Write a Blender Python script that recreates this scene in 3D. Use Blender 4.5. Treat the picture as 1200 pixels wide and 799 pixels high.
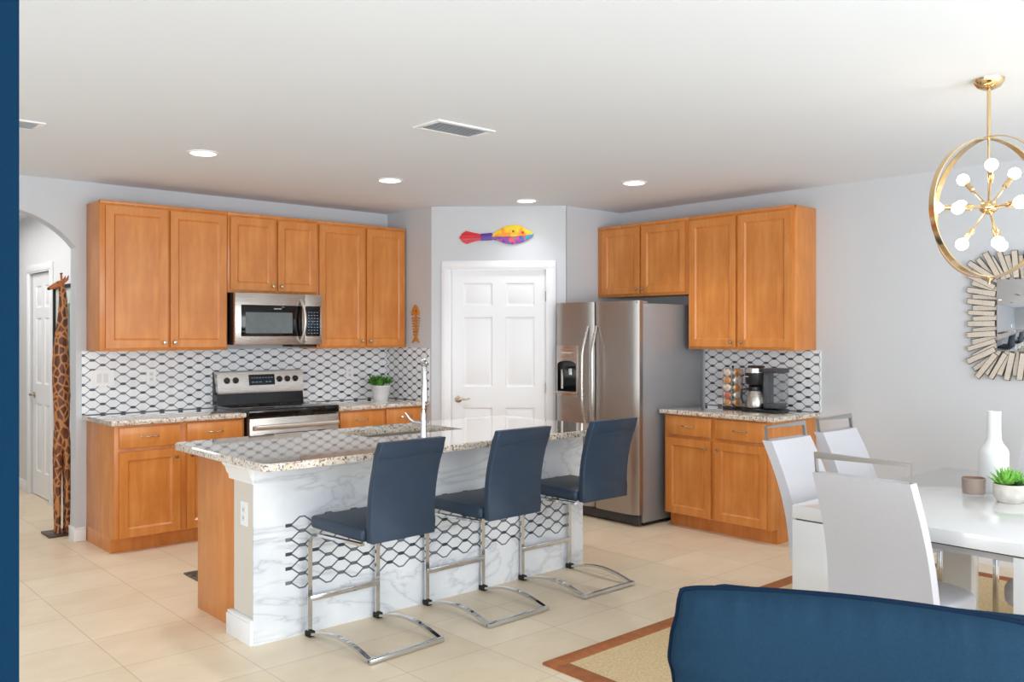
import bpy, bmesh, math, random
from mathutils import Vector, Matrix
random.seed(7)
for _o in list(bpy.data.objects): bpy.data.objects.remove(_o)
C = bpy.context.scene.collection
PI = math.pi
# ------------------------------------------------------------------ camera
cam = bpy.data.objects.new('camera', bpy.data.cameras.new('camera'))
C.objects.link(cam)
cam.data.sensor_width = 36.0
cam.data.lens = 1026.3*36/1200
cam.data.shift_y = -8.8/1200
cam.data.clip_start = 0.05
cam.location = (0, 0, 1.5)
cam.rotation_euler = (PI/2, 0, 0.8387-PI/2)
bpy.context.scene.camera = cam
# ------------------------------------------------------------------ light and exposure
sc = bpy.context.scene
sc.view_settings.view_transform = 'Standard'
sc.view_settings.look = 'None'
sc.view_settings.gamma = 1
sc.view_settings.use_curve_mapping = False
sc.view_settings.exposure = 0.2
sc.cycles.use_denoising = True
sc.cycles.max_bounces = 8
sc.cycles.diffuse_bounces = 5
sc.cycles.caustics_reflective = False
sc.cycles.caustics_refractive = False
sc.cycles.sample_clamp_indirect = 6
W = bpy.data.worlds.new('daylight'); sc.world = W
W.use_nodes = True
W.node_tree.nodes['Background'].inputs[0].default_value = (0.86, 0.94, 1.0, 1)
W.node_tree.nodes['Background'].inputs[1].default_value = 1.7
def area(name, loc, target, sx, sy, power, col=(1, 1, 1)):
    l = bpy.data.lights.new(name, 'AREA'); l.shape = 'RECTANGLE'; l.size = sx; l.size_y = sy
    l.energy = power; l.color = col
    o = bpy.data.objects.new(name, l); C.objects.link(o); o.location = loc
    o.rotation_euler = (Vector(target)-Vector(loc)).to_track_quat('-Z', 'Y').to_euler()
    return o
area('glass_door_daylight', (2.6, -2.7, 1.4), (3.2, 4, 0.9), 4.2, 2.2, 130, (0.93, 0.97, 1))
area('added_left_fill', (-2.6, 1.6, 1.5), (3, 3.5, 1.0), 2.6, 1.6, 55, (0.97, 0.985, 1))  # unseen area lamp added at the open left side for highlights
area('added_ceiling_fill', (-0.4, -1.7, 0.9), (3.8, 4.2, 2.6), 3.0, 1.2, 70, (0.88, 0.95, 1))  # upward fill added behind the camera to brighten the ceiling, no real fixture
area('added_dining_fill', (3.6, -1.2, 2.5), (3.7, -0.4, 0), 2.2, 1.6, 8, (0.96, 0.985, 1))  # unseen overhead panel added to lift the floor and dining side
area('hall_light', (1.35, 8.4, 2.55), (1.35, 8.4, 0), 0.8, 2.2, 20, (1, 0.98, 0.95))

# ------------------------------------------------------------------ materials
def lin(c):
    return tuple(((v/255/12.92) if v/255 <= 0.04045 else ((v/255+0.055)/1.055)**2.4) for v in c)+(1,)
class NT:
    def __init__(s, name):
        s.m = bpy.data.materials.new(name); s.m.use_nodes = True
        s.t = s.m.node_tree; s.b = s.t.nodes['Principled BSDF']
        s.tc = None
    def n(s, typ, **kw):
        o = s.t.nodes.new(typ)
        for k, v in kw.items(): setattr(o, k, v)
        return o
    def l(s, a, b): s.t.links.new(a, b)
    def coord(s, scale=(1, 1, 1), rot=(0, 0, 0), loc=(0, 0, 0)):
        if not s.tc: s.tc = s.n('ShaderNodeTexCoord')
        m = s.n('ShaderNodeMapping'); m.inputs['Scale'].default_value = scale
        m.inputs['Rotation'].default_value = rot; m.inputs['Location'].default_value = loc
        s.l(s.tc.outputs['Object'], m.inputs[0]); return m.outputs[0]
    def noise(s, vec, scale, detail=3, rough=0.5, dist=0.0):
        o = s.n('ShaderNodeTexNoise'); o.inputs['Scale'].default_value = scale
        o.inputs['Detail'].default_value = detail; o.inputs['Roughness'].default_value = rough
        o.inputs['Distortion'].default_value = dist
        s.l(vec, o.inputs['Vector']); return o.outputs[0]
    def ramp(s, fac, stops):
        o = s.n('ShaderNodeValToRGB'); e = o.color_ramp.elements
        while len(e) < len(stops): e.new(0.5)
        for i, (p, c) in enumerate(stops):
            e[i].position = p; e[i].color = c if len(c) == 4 else lin(c)
        s.l(fac, o.inputs[0]); return o.outputs[0]
    def mix(s, fac, a, b, mode='MIX'):
        o = s.n('ShaderNodeMix', data_type='RGBA', blend_type=mode)
        for sock, v in ((o.inputs[0], fac), (o.inputs[6], a), (o.inputs[7], b)):
            if hasattr(v, 'links') or hasattr(v, 'is_output'): s.l(v, sock)
            else: sock.default_value = v
        return o.outputs[2]
    def bump(s, h, strength=0.2, dist=0.01):
        o = s.n('ShaderNodeBump'); o.inputs['Strength'].default_value = strength
        o.inputs['Distance'].default_value = dist; s.l(h, o.inputs['Height'])
        s.l(o.outputs[0], s.b.inputs['Normal'])
def pm(name, col, rough=0.5, metal=0.0, spec=None, emit=0, coat=0, var=0.04, vs=8, bump=0, bs=200, alpha=None, trans=0):
    t = NT(name); b = t.b
    v = t.coord()
    c = lin(col)
    if var:
        n = t.noise(v, vs, 3)
        t.l(t.ramp(n, [(0.3, tuple(max(0, x*(1-var)) for x in c[:3])+(1,)), (0.7, tuple(min(1, x*(1+var)) for x in c[:3])+(1,))]), b.inputs['Base Color'])
    else: b.inputs['Base Color'].default_value = c
    b.inputs['Roughness'].default_value = rough; b.inputs['Metallic'].default_value = metal
    if spec is not None: b.inputs['Specular IOR Level'].default_value = spec
    if coat: b.inputs['Coat Weight'].default_value = coat; b.inputs['Coat Roughness'].default_value = 0.1
    if emit: b.inputs['Emission Color'].default_value = c; b.inputs['Emission Strength'].default_value = emit
    if bump: t.bump(t.noise(v, bs, 2), bump, 0.003)
    if trans: b.inputs['Transmission Weight'].default_value = trans
    if alpha is not None: b.inputs['Alpha'].default_value = alpha
    return t.m
def mk_wood(name, base, dark, light, sc_=(9, 9, 1.2), rough=0.38):
    t = NT(name); v = t.coord(sc_)
    n = t.noise(v, 2.2, 5, 0.6, 0.6); n2 = t.noise(t.coord((2, 2, 2)), 3, 4)
    c1 = t.ramp(n, [(0.28, dark), (0.5, base), (0.72, light)])
    c2 = t.ramp(n2, [(0.3, (228, 222, 216)), (0.7, (255, 255, 255))])
    t.l(t.mix(0.45, c1, c2, 'MULTIPLY'), t.b.inputs['Base Color'])
    t.b.inputs['Roughness'].default_value = rough
    t.b.inputs['Coat Weight'].default_value = 0.25; t.b.inputs['Coat Roughness'].default_value = 0.2
    return t.m
WOOD = mk_wood('maple_honey_wood', (211, 133, 61), (202, 120, 50), (220, 146, 74))
WOODD = mk_wood('dark_base_wood', (70, 42, 26), (50, 30, 18), (88, 56, 34))
FISHW = mk_wood('honey_carved_wood', (206, 135, 52), (170, 100, 35), (226, 160, 78), (30, 30, 12))
GREYW = pm('grey_wall_paint', (203, 206, 210), 0.7, var=0.01, vs=2)
CEIL = pm('white_ceiling_paint', (230, 236, 244), 0.8, var=0.008, vs=1.2, bump=0.08, bs=90)
HALLW = pm('pale_hall_paint', (222, 223, 225), 0.7, var=0.01)
TRIM = pm('white_trim_paint', (238, 239, 241), 0.4, var=0)
BLUEW = pm('navy_wall_paint', (6, 36, 58), 0.95, spec=0.08, var=0.02, vs=2)
GREIGE = pm('greige_paint', (214, 208, 198), 0.6, var=0.01)
def mk_floor():
    t = NT('beige_floor_tile'); v = t.coord(loc=(-1.335, -4.10, 0))
    br = t.n('ShaderNodeTexBrick'); br.offset = 0; br.squash = 1
    br.inputs['Scale'].default_value = 1; br.inputs['Brick Width'].default_value = 0.455; br.inputs['Row Height'].default_value = 0.455
    br.inputs['Mortar Size'].default_value = 0.0028; br.inputs['Mortar Smooth'].default_value = 0.3; br.inputs['Bias'].default_value = 0
    br.inputs['Color1'].default_value = lin((241, 224, 197)); br.inputs['Color2'].default_value = lin((235, 216, 187))
    br.inputs['Mortar'].default_value = lin((206, 190, 166))
    t.l(v, br.inputs['Vector'])
    n = t.noise(t.coord((1, 1.6, 1)), 3.2, 6, 0.6, 0.5)
    c = t.ramp(n, [(0.3, (241, 238, 233)), (0.65, (255, 255, 255))])
    t.l(t.mix(0.75, br.outputs[0], c, 'MULTIPLY'), t.b.inputs['Base Color'])
    t.b.inputs['Roughness'].default_value = 0.36
    t.b.inputs['Specular IOR Level'].default_value = 0.4
    return t.m
FLOOR = mk_floor()
def mk_granite():
    t = NT('speckled_granite'); v = t.coord()
    n1 = t.noise(v, 7, 4, 0.6, 0.5)
    base = t.ramp(n1, [(0.35, (228, 214, 194)), (0.5, (222, 213, 200)), (0.68, (206, 184, 156))])
    n2 = t.noise(v, 55, 3, 0.7)
    c = t.mix(t.ramp(n2, [(0.54, (0, 0, 0)), (0.62, (255, 255, 255))]), base, lin((150, 112, 80)))
    n3 = t.noise(t.coord(loc=(3, 1, 2)), 75, 3, 0.7)
    c = t.mix(t.ramp(n3, [(0.565, (0, 0, 0)), (0.61, (255, 255, 255))]), c, lin((62, 56, 54)))
    n4 = t.noise(t.coord(loc=(7, 4, 1)), 40, 3, 0.6)
    c = t.mix(t.ramp(n4, [(0.58, (0, 0, 0)), (0.66, (255, 255, 255))]), c, lin((232, 228, 222)))
    t.l(c, t.b.inputs['Base Color']); t.b.inputs['Roughness'].default_value = 0.05
    t.b.inputs['Specular IOR Level'].default_value = 0.6
    return t.m
GRAN = mk_granite()
GRAN.node_tree.nodes['Principled BSDF'].inputs['Coat Weight'].default_value = 1.0
GRAN.node_tree.nodes['Principled BSDF'].inputs['Coat Roughness'].default_value = 0.03
GRAN.node_tree.nodes['Principled BSDF'].inputs['Coat IOR'].default_value = 1.6
def mk_marble(name='white_veined_marble', vein=(212, 215, 220)):
    t = NT(name); v = t.coord((0.8, 1, 2.0), rot=(0, 0.5, 0))
    n = t.noise(v, 1.5, 6, 0.55, 1.8)
    c = t.ramp(n, [(0.44, (240, 243, 247)), (0.475, (228, 231, 236)), (0.49, vein), (0.50, (230, 233, 237)), (0.54, (240, 243, 247))])
    n2 = t.noise(t.coord(), 3, 5)
    c2 = t.ramp(n2, [(0.35, (228, 231, 236)), (0.6, (255, 255, 255))])
    t.l(t.mix(0.7, c, c2, 'MULTIPLY'), t.b.inputs['Base Color']); t.b.inputs['Roughness'].default_value = 0.14
    return t.m
MARB = mk_marble()
BSPL = pm('white_hex_marble', (236, 238, 240), 0.16, var=0.05, vs=14)
HEXD = [pm('dark_slate_inlay', (66, 74, 88), 0.2), pm('mid_grey_inlay', (116, 122, 132), 0.2), pm('grey_line_inlay', (104, 110, 120), 0.25)]
def mk_steel(name, col, rough=0.28, sc_=(1, 1, 120)):
    t = NT(name); n = t.noise(t.coord(sc_), 6, 3)
    t.b.inputs['Base Color'].default_value = lin(col); t.b.inputs['Metallic'].default_value = 1
    t.l(t.ramp(n, [(0.3, (rough-0.05,)*3+(1,)), (0.7, (rough+0.06,)*3+(1,))]), t.b.inputs['Roughness'])
    return t.m
STEEL = mk_steel('brushed_stainless', (196, 190, 184))
FRSTEEL = mk_steel('fridge_stainless', (170, 165, 160), 0.36, (120, 120, 1))
FRSIDE = pm('grey_metallic_side', (150, 151, 154), 0.4, 0.35, var=0.02)
CHROME = pm('chrome', (215, 217, 220), 0.08, 1, var=0)
NICK = pm('satin_nickel', (200, 185, 165), 0.22, 1, var=0)
GOLD = pm('polished_gold', (228, 200, 156), 0.14, 1, var=0)
BLK = pm('black_plastic', (22, 22, 24), 0.35, var=0)
BGL = pm('black_glass', (9, 9, 11), 0.06, var=0)
DARKG = pm('dark_grey_plastic', (60, 60, 63), 0.4, var=0)
MWIN = pm('oven_window_mesh', (96, 104, 104), 0.12, var=0.08, vs=30)
WHP = pm('white_plastic', (240, 241, 242), 0.35, var=0)
WHCER = pm('white_ceramic', (222, 223, 224), 0.45, var=0.02, vs=30)
WGLOSS = pm('white_lacquer', (220, 220, 220), 0.12, coat=0.6, var=0)
NAVYL = pm('navy_leather', (34, 52, 72), 0.45, var=0.06, vs=20, bump=0.15, bs=260)
NAVYF = pm('navy_sofa_fabric', (30, 53, 72), 0.95, spec=0.05, var=0.07, vs=140, bump=0.35, bs=420)
NAVYP = pm('navy_piping', (12, 30, 50), 0.8, spec=0.1, var=0.05)
GREYF = pm('light_grey_linen', (198, 197, 202), 0.9, spec=0.2, var=0.015, vs=120, bump=0.35, bs=500)
GREEN = pm('leaf_green', (108, 164, 64), 0.5, var=0.3, vs=30)
GREEN2 = pm('succulent_green', (132, 196, 84), 0.45, var=0.25, vs=30)
GREEN3 = pm('deep_green', (48, 98, 48), 0.5, var=0.2, vs=30)
SOIL = pm('dark_soil', (60, 50, 38), 0.9, var=0.3, vs=80)
GLASS = pm('clear_glass', (235, 240, 240), 0.03, var=0, trans=1.0)
THIN = pm('thin_clear_glass', (225, 228, 228), 0.05, var=0, alpha=0.1)
BROWNG = pm('brown_wax', (142, 110, 88), 0.35, var=0.05)
MIRROR = pm('mirror_glass', (225, 228, 232), 0.02, 1, var=0)
CHAMP = pm('antiqued_mirror_slat', (205, 192, 176), 0.16, 1, var=0.12, vs=30)
BULB = pm('lit_bulb', (255, 226, 176), 0.4, emit=13, var=0)
LENS = pm('lit_lens', (255, 250, 240), 0.4, emit=7, var=0)
DISP = pm('blue_digits', (110, 140, 170), 0.4, emit=0.15, var=0)
LOGO = pm('pale_lettering', (200, 205, 210), 0.3, var=0)
NICK2 = pm('satin_steel_bar', (206, 198, 190), 0.38, 0.9, var=0)
FRAME = pm('brushed_chair_frame', (172, 170, 168), 0.28, 1, var=0)
SLATE = pm('slat_dark_edge', (92, 84, 76), 0.4, var=0)
RUB = pm('black_rubber', (20, 20, 20), 0.7, var=0)

# ------------------------------------------------------------------ mesh helpers
class MB:
    def __init__(s): s.b = bmesh.new(); s.mats = []
    def mi(s, m):
        if m not in s.mats: s.mats.append(m)
        return s.mats.index(m)
    def box(s, x0, x1, y0, y1, z0, z1, m, bev=0, seg=2):
        t = bmesh.new(); bmesh.ops.create_cube(t, size=1)
        for v in t.verts: v.co = Vector((x0+(v.co.x+.5)*(x1-x0), y0+(v.co.y+.5)*(y1-y0), z0+(v.co.z+.5)*(z1-z0)))
        if bev: bmesh.ops.bevel(t, geom=t.edges[:], offset=bev, segments=seg, profile=0.5, affect='EDGES')
        s.add(t, m); return s
    def add(s, t, m, mat=None):
        if mat is not None: t.transform(mat)
        bmesh.ops.recalc_face_normals(t, faces=t.faces)
        i = s.mi(m); mp = {}
        for v in t.verts: mp[v] = s.b.verts.new(v.co)
        for f in t.faces:
            try: g = s.b.faces.new([mp[v] for v in f.verts]); g.material_index = i; g.smooth = True
            except ValueError: pass
        t.free(); return s
    def poly(s, pts, m, ext=None, mat=None):
        """polygon (3-D points), extruded along ext"""
        t = bmesh.new(); vs = [t.verts.new(p) for p in pts]; f = t.faces.new(vs)
        if ext is not None:
            r = bmesh.ops.extrude_face_region(t, geom=[f])
            for v in r['geom']:
                if isinstance(v, bmesh.types.BMVert): v.co += Vector(ext)
        big = [f for f in t.faces if len(f.verts) > 4]
        if big: bmesh.ops.triangulate(t, faces=big)
        s.add(t, m, mat); return s
    def tube(s, pts, r, m, seg=10, closed=False, flat=None, cap=True):
        """round tube, or a rectangular bar if flat=(w,h,up)"""
        P = [Vector(p) for p in pts]; n = len(P); t = bmesh.new(); rings = []
        ref = None
        for i, p in enumerate(P):
            a = P[(i-1) % n] if (closed or i > 0) else p; b = P[(i+1) % n] if (closed or i < n-1) else p
            d = (b-a).normalized()
            if flat:
                up = Vector(flat[2]); u = d.cross(up)
                if u.length < 1e-4: u = d.orthogonal()
                u.normalize(); w = u.cross(d).normalized()
                # mitre
                k = 1.0
                if 0 < i < n-1 or closed:
                    d1 = (p-a).normalized(); k = 1/max(0.4, abs(d1.dot(d)))
                    # scale only across the bend
                    bend = ((b-p).normalized()-d1)
                    kb_u = k if abs(bend.dot(u)) > abs(bend.dot(w)) else 1
                    kb_w = k if kb_u == 1 else 1
                else: kb_u = kb_w = 1
                hw, hh = flat[0]/2*kb_u, flat[1]/2*kb_w
                ring = [t.verts.new(p+u*x*hw+w*y*hh) for x, y in ((-1, -1), (1, -1), (1, 1), (-1, 1))]
            else:
                if ref is None: ref = d.orthogonal().normalized()
                u = (ref-d*ref.dot(d)).normalized(); ref = u; w = d.cross(u)
                rr = r[i] if isinstance(r, (list, tuple)) else r
                ring = [t.verts.new(p+(u*math.cos(q)+w*math.sin(q))*rr) for q in [2*PI*k/seg for k in range(seg)]]
            rings.append(ring)
        m_ = len(rings[0])
        for i in range(n if closed else n-1):
            A, B = rings[i], rings[(i+1) % n]
            for k in range(m_): t.faces.new([A[k], A[(k+1) % m_], B[(k+1) % m_], B[k]])
        if not closed and cap: t.faces.new(rings[0]); t.faces.new(rings[-1])
        s.add(t, m); return s
    def lathe(s, prof, m, c=(0, 0, 0), seg=28, axis='Z', mat=None):
        t = bmesh.new(); rings = []
        for r, z in prof:
            if r < 1e-6: rings.append([t.verts.new((0, 0, z))])
            else: rings.append([t.verts.new((r*math.cos(2*PI*k/seg), r*math.sin(2*PI*k/seg), z)) for k in range(seg)])
        for A, B in zip(rings, rings[1:]):
            if len(A) == 1 and len(B) == 1: continue
            for k in range(seg):
                if len(A) == 1: t.faces.new([A[0], B[k], B[(k+1) % seg]])
                elif len(B) == 1: t.faces.new([A[k], A[(k+1) % seg], B[0]])
                else: t.faces.new([A[k], A[(k+1) % seg], B[(k+1) % seg], B[k]])
        M = Matrix.Translation(c)
        if axis == 'Y': M = M @ Matrix.Rotation(PI/2, 4, 'X')     # profile z -> -y
        if axis == 'X': M = M @ Matrix.Rotation(-PI/2, 4, 'Y')     # profile z -> -x
        if mat is not None: M = mat @ M
        s.add(t, m, M); return s
    def ell(s, c, r, m, seg=16, mat=None):
        t = bmesh.new(); bmesh.ops.create_uvsphere(t, u_segments=seg, v_segments=max(6, seg//2+2), radius=1)
        M = Matrix.Translation(c) @ (mat if mat is not None else Matrix()) @ Matrix.Diagonal((*r, 1))
        s.add(t, m, M); return s
    def build(s, name, parent=None, org=None, sharp=35, **tags):
        root = parent
        while root is not None and root.parent is not None: root = root.parent
        o_ = org if org is not None else (ORG.get(root.name) if root is not None else None)
        if o_ is not None: bmesh.ops.translate(s.b, verts=s.b.verts, vec=-Vector(o_))
        me = bpy.data.meshes.new(name); s.b.to_mesh(me); s.b.free()
        for m in s.mats: me.materials.append(m)
        try: me.set_sharp_from_angle(angle=math.radians(sharp))
        except Exception: pass
        ob = bpy.data.objects.new(name, me); C.objects.link(ob)
        if parent is not None: ob.parent = parent
        elif org is not None: ob.location = org
        if tags: tag(ob, **tags)
        return ob
ORG = {}
def tag(o, label=None, cat=None, group=None, kind=None):
    if label: o['label'] = label
    if cat: o['category'] = cat
    if group: o['group'] = group
    if kind: o['kind'] = kind
def thing(name, label, cat, loc=(0, 0, 0), rz=0, group=None, world=False):
    o = bpy.data.objects.new(name, None); C.objects.link(o); o.location = loc; o.rotation_euler = (0, 0, rz)
    o.empty_display_size = 0.1
    tag(o, label, cat, group)
    if world: ORG[o.name] = Vector(loc)
    return o
def dup(o, parent=None, **kw):
    c = o.copy(); C.objects.link(c)
    if parent is not None: c.parent = parent; c.matrix_parent_inverse = o.matrix_parent_inverse
    for ch in o.children: dup(ch, c)
    return c
def struct(mb, name, parent=None, sharp=35):
    o = mb.build(name, parent, sharp=sharp)
    if parent is None: o['kind'] = 'structure'
    return o

# ================================================================== STRUCTURE
struct(MB().box(-1.6, 6.3, -1.8, 12.2, -0.12, 0, FLOOR), 'floor')
struct(MB().box(-2.4, 6.3, -2.6, 12.2, 2.6, 2.75, CEIL), 'ceiling')
# stove wall with arched hall opening
WY, WX, RX = 6.8, 6.1, 4.56
pts = [(-2.4, 0), (0.853, 0), (0.853, 2.12)]
cxa, cza, ra = 1.368, 1.734, 0.644
a0 = math.asin(0.515/ra)
for k in range(1, 24):
    q = -a0+2*a0*k/24; pts.append((cxa+ra*math.sin(q), cza+ra*math.cos(q)))
pts += [(1.883, 2.12), (1.883, 0), (RX+0.1, 0), (RX+0.1, 2.6), (-2.4, 2.6)]
struct(MB().poly([(x, WY, z) for x, z in pts], GREYW, (0, 0.13, 0)), 'wall_back')
struct(MB().box(WX, WX+0.15, -2.6, 5.32, 0, 2.6, GREYW), 'wall_right')
struct(MB().box(-2.4, -2.3, 3.2, 6.8, 0, 2.6, GREYW), 'wall_far_left')
struct(MB().box(RX, RX+0.1, 6.12, WY, 0, 2.6, GREYW), 'wall_pantry_left')
struct(MB().box(5.40, WX+0.15, 5.30, 5.40, 0, 2.6, GREYW), 'wall_pantry_right')
# diagonal pantry wall, local frame: x along wall, y into pantry
DG = Matrix.Translation((4.56, 6.12, 0)) @ Matrix.Rotation(-PI/4, 4, 'Z')
LW = 1.165
pp = [(0, 0), (0.165, 0), (0.165, 2.06), (1.003, 2.06), (1.003, 0), (LW, 0), (LW, 2.6), (0, 2.6)]
struct(MB().poly([(x, 0, z) for x, z in pp], GREYW, (0, 0.1, 0), mat=DG), 'wall_pantry')
# hall beyond the arch
struct(MB().box(2.13, 2.25, 6.93, 8.42, 0, 2.6, HALLW).box(2.13, 2.25, 9.12, 12.1, 0, 2.6, HALLW).box(2.13, 2.25, 8.42, 9.12, 2.08, 2.6, HALLW)
       .box(2.2, 2.25, 8.42, 9.12, 0, 2.08, HALLW), 'wall_hall_right')
struct(MB().box(0.5, 0.6, 6.93, 12.1, 0, 2.6, HALLW), 'wall_hall_left')
struct(MB().box(0.5, 2.25, 12.0, 12.1, 0, 2.6, HALLW), 'wall_hall_end')
# blue wall end at the left edge of the view
struct(MB().box(-0.9, 0.25, 1.12, 1.26, 0, 2.6, BLUEW), 'wall_left')
def baseb(name, x0, x1, y0, y1, rz=None):
    struct(MB().box(x0, x1, y0, y1, 0, 0.085, TRIM, 0.002).box(min(x0, x1)+0.003 if x1-x0 < y1-y0 else x0, x1, y0+0.003 if x1-x0 > y1-y0 else y0, y1, 0.085, 0.1, TRIM, 0.002), name)
baseb('baseboard_back', 1.87, 1.948, 6.786, 6.8)
baseb('baseboard_right', 6.086, 6.1, -2.6, 3.36)
baseb('baseboard_hall_right', 2.116, 2.13, 6.93, 8.33)
baseb('baseboard_hall_far', 2.116, 2.13, 9.21, 12.0)
struct(MB().box(1.869, 1.883, 6.787, 6.93, 0, 0.1, TRIM, 0.002), 'baseboard_arch')

# doors -------------------------------------------------------------
def panel_leaf(mb, w, h, th, cells, m, y0=0.0, rise=0.010, raised=True, ch=0.012):
    """door leaf, front face at y=y0 (facing -y), cells = recessed panels (x0,x1,z0,z1)"""
    xs = sorted({0, w, *[c[0] for c in cells], *[c[1] for c in cells]})
    zs = sorted({0, h, *[c[2] for c in cells], *[c[3] for c in cells]})
    mb.box(0, w, y0+rise, y0+th, 0, h, m)
    for i in range(len(xs)-1):
        for j in range(len(zs)-1):
            cx_, cz_ = (xs[i]+xs[i+1])/2, (zs[j]+zs[j+1])/2
            if any(c[0] < cx_ < c[1] and c[2] < cz_ < c[3] for c in cells): continue
            mb.box(xs[i], xs[i+1], y0, y0+rise+0.001, zs[j], zs[j+1], m)
    for (a, b, c, d) in cells:
        t = bmesh.new()   # chamfered moulding round the recess
        o = [t.verts.new(p) for p in ((a, y0, c), (b, y0, c), (b, y0, d), (a, y0, d))]
        i_ = [t.verts.new(p) for p in ((a+ch, y0+rise-0.001, c+ch), (b-ch, y0+rise-0.001, c+ch), (b-ch, y0+rise-0.001, d-ch), (a+ch, y0+rise-0.001, d-ch))]
        for k in range(4): t.faces.new([o[k], o[(k+1) % 4], i_[(k+1) % 4], i_[k]])
        bk = [t.verts.new(v.co+Vector((0, 0.004, 0))) for v in i_]
        for k in range(4): t.faces.new([i_[k], i_[(k+1) % 4], bk[(k+1) % 4], bk[k]])
        for f in t.faces:
            f.normal_update()
        s_i = mb.mi(m)
        mb.add(t, m)
        if raised:
            g = ch+0.012; e = 0.022; t = bmesh.new()
            o = [t.verts.new(p) for p in ((a+g, y0+rise+0.001, c+g), (b-g, y0+rise+0.001, c+g), (b-g, y0+rise+0.001, d-g), (a+g, y0+rise+0.001, d-g))]
            i_ = [t.verts.new(p) for p in ((a+g+e, y0+0.002, c+g+e), (b-g-e, y0+0.002, c+g+e), (b-g-e, y0+0.002, d-g-e), (a+g+e, y0+0.002, d-g-e))]
            for k in range(4): t.faces.new([o[k], o[(k+1) % 4], i_[(k+1) % 4], i_[k]])
            t.faces.new(i_); t.faces.new(o)
            mb.add(t, m)
SIX = lambda w: [(0.105, w/2-0.055, z0, z1) for z0, z1 in ((0.22, 0.85), (1.03, 1.635), (1.73, 1.93))] + \
                [(w/2+0.055, w-0.105, z0, z1) for z0, z1 in ((0.22, 0.85), (1.03, 1.635), (1.73, 1.93))]
def six_door(name, w, root_m, hinge_right=True, hinge_m=None, hname='lever'):
    rt = bpy.data.objects.new(name, None); C.objects.link(rt); rt.matrix_world = root_m; rt['kind'] = 'structure'
    d = MB(); panel_leaf(d, w, 2.045, 0.035, SIX(w), TRIM, 0.0)
    leaf = d.build('door_leaf', rt); leaf.location = (0, 0.02, 0.008)
    c = MB()
    for x0, x1 in ((-0.075, 0.0), (w, w+0.075)):
        c.box(x0-0.004, x1+0.004, -0.016, 0.0, 0, 2.055, TRIM, 0.003).box(x0+0.012, x1-0.012, -0.022, -0.014, 0, 2.06, TRIM, 0.003)
    c.box(-0.079, w+0.079, -0.016, 0, 2.055, 2.128, TRIM, 0.003).box(-0.065, w+0.065, -0.022, -0.014, 2.068, 2.116, TRIM, 0.003)
    c.build('door_casing', rt)
    hx = w-0.004 if hinge_right else 0.004
    for z in (0.25, 1.03, 1.82):
        MB().tube([(hx, -0.004, z-0.045), (hx, -0.004, z+0.045)], 0.007, NICK if name == 'door_1' else DARKG, 8).build('hinge', rt)
    kx = 0.065 if hinge_right else w-0.065
    k = MB().lathe([(0, 0), (0.03, 0), (0.03, 0.008), (0.012, 0.012), (0.011, 0.045), (0, 0.045)], NICK, (kx, 0.02, 0.93), 20, 'Y')
    k.tube([(kx, -0.022, 0.93), (kx+0.03, -0.03, 0.935), (kx+0.065, -0.028, 0.93), (kx+0.105, -0.024, 0.938)], [0.011, 0.010, 0.008, 0.006], NICK, 10)
    k.build('door_handle', rt)
    return rt
six_door('door_1', 0.83, DG @ Matrix.Translation((0.169, 0, 0)))
six_door('door_2', 0.69, Matrix.Translation((2.13, 9.115, 0)) @ Matrix.Rotation(-PI/2, 4, 'Z'))
# downlights / vents
def downlight(x, y, lab, power=38):
    r = thing('recessed_ceiling_light', lab, 'ceiling light', (x, y, 2.6), 0, 'recessed ceiling lights')
    MB().lathe([(0.072, -0.002), (0.078, -0.008), (0.094, -0.006), (0.096, 0.0), (0.072, 0.0)], TRIM, seg=36).build('trim_ring', r)
    MB().lathe([(0, -0.004), (0.074, -0.004), (0.074, 0.0), (0, 0.0)], LENS, seg=32).build('lens', r)
    l = bpy.data.lights.new('downlight_glow', 'SPOT'); l.energy = power; l.spot_size = math.radians(125); l.spot_blend = 0.8
    l.shadow_soft_size = 0.07; l.color = (0.97, 0.985, 1)
    o = bpy.data.objects.new('downlight_glow', l); C.objects.link(o); o.location = (x, y, 2.57)
downlight(2.166, 5.224, 'round recessed ceiling light over the upper cabinets left of the microwave')
downlight(3.548, 5.258, 'round recessed ceiling light in front of the microwave, second from left')
downlight(4.933, 4.157, 'round recessed ceiling light out in front of the refrigerator')
downlight(4.936, 5.313, 'round recessed ceiling light close to the wall above the painted fish', 9)
VENTG = pm('vent_grey', (150, 152, 155), 0.6, var=0)
def vent(name, x0, x1, y0, y1, lab):
    cx_, cy_ = (x0+x1)/2, (y0+y1)/2
    r = thing(name, lab, 'air vent', (cx_, cy_, 2.6), 0, 'ceiling air vents', world=True)
    f = MB(); w = 0.03
    f.box(x0, x1, y0, y0+w, 2.592, 2.6, TRIM, 0.002).box(x0, x1, y1-w, y1, 2.592, 2.6, TRIM, 0.002)
    f.box(x0, x0+w, y0+w, y1-w, 2.592, 2.6, TRIM, 0.002).box(x1-w, x1, y0+w, y1-w, 2.592, 2.6, TRIM, 0.002); f.build('frame', r)
    MB().box(x0+w, x1-w, y0+w, y1-w, 2.598, 2.6, VENTG).build('duct_opening', r)
    s = MB(); n = 8
    for k in range(n):
        y = y0+w+(k+0.5)*(y1-y0-2*w)/n
        s.poly([(x0+w, y-0.008, 2.590), (x0+w, y+0.008, 2.5965), (x1-w, y+0.008, 2.5965), (x1-w, y-0.008, 2.590)], TRIM, (0, 0.001, 0.0015))
    s.build('louvres', r)
vent('ceiling_vent', 2.72, 3.11, 3.59, 3.82, 'white louvred air vent in the middle of the ceiling')
vent('ceiling_vent', 0.86, 1.25, 5.03, 5.24, 'white louvred air vent at the left beside the blue wall')

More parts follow.
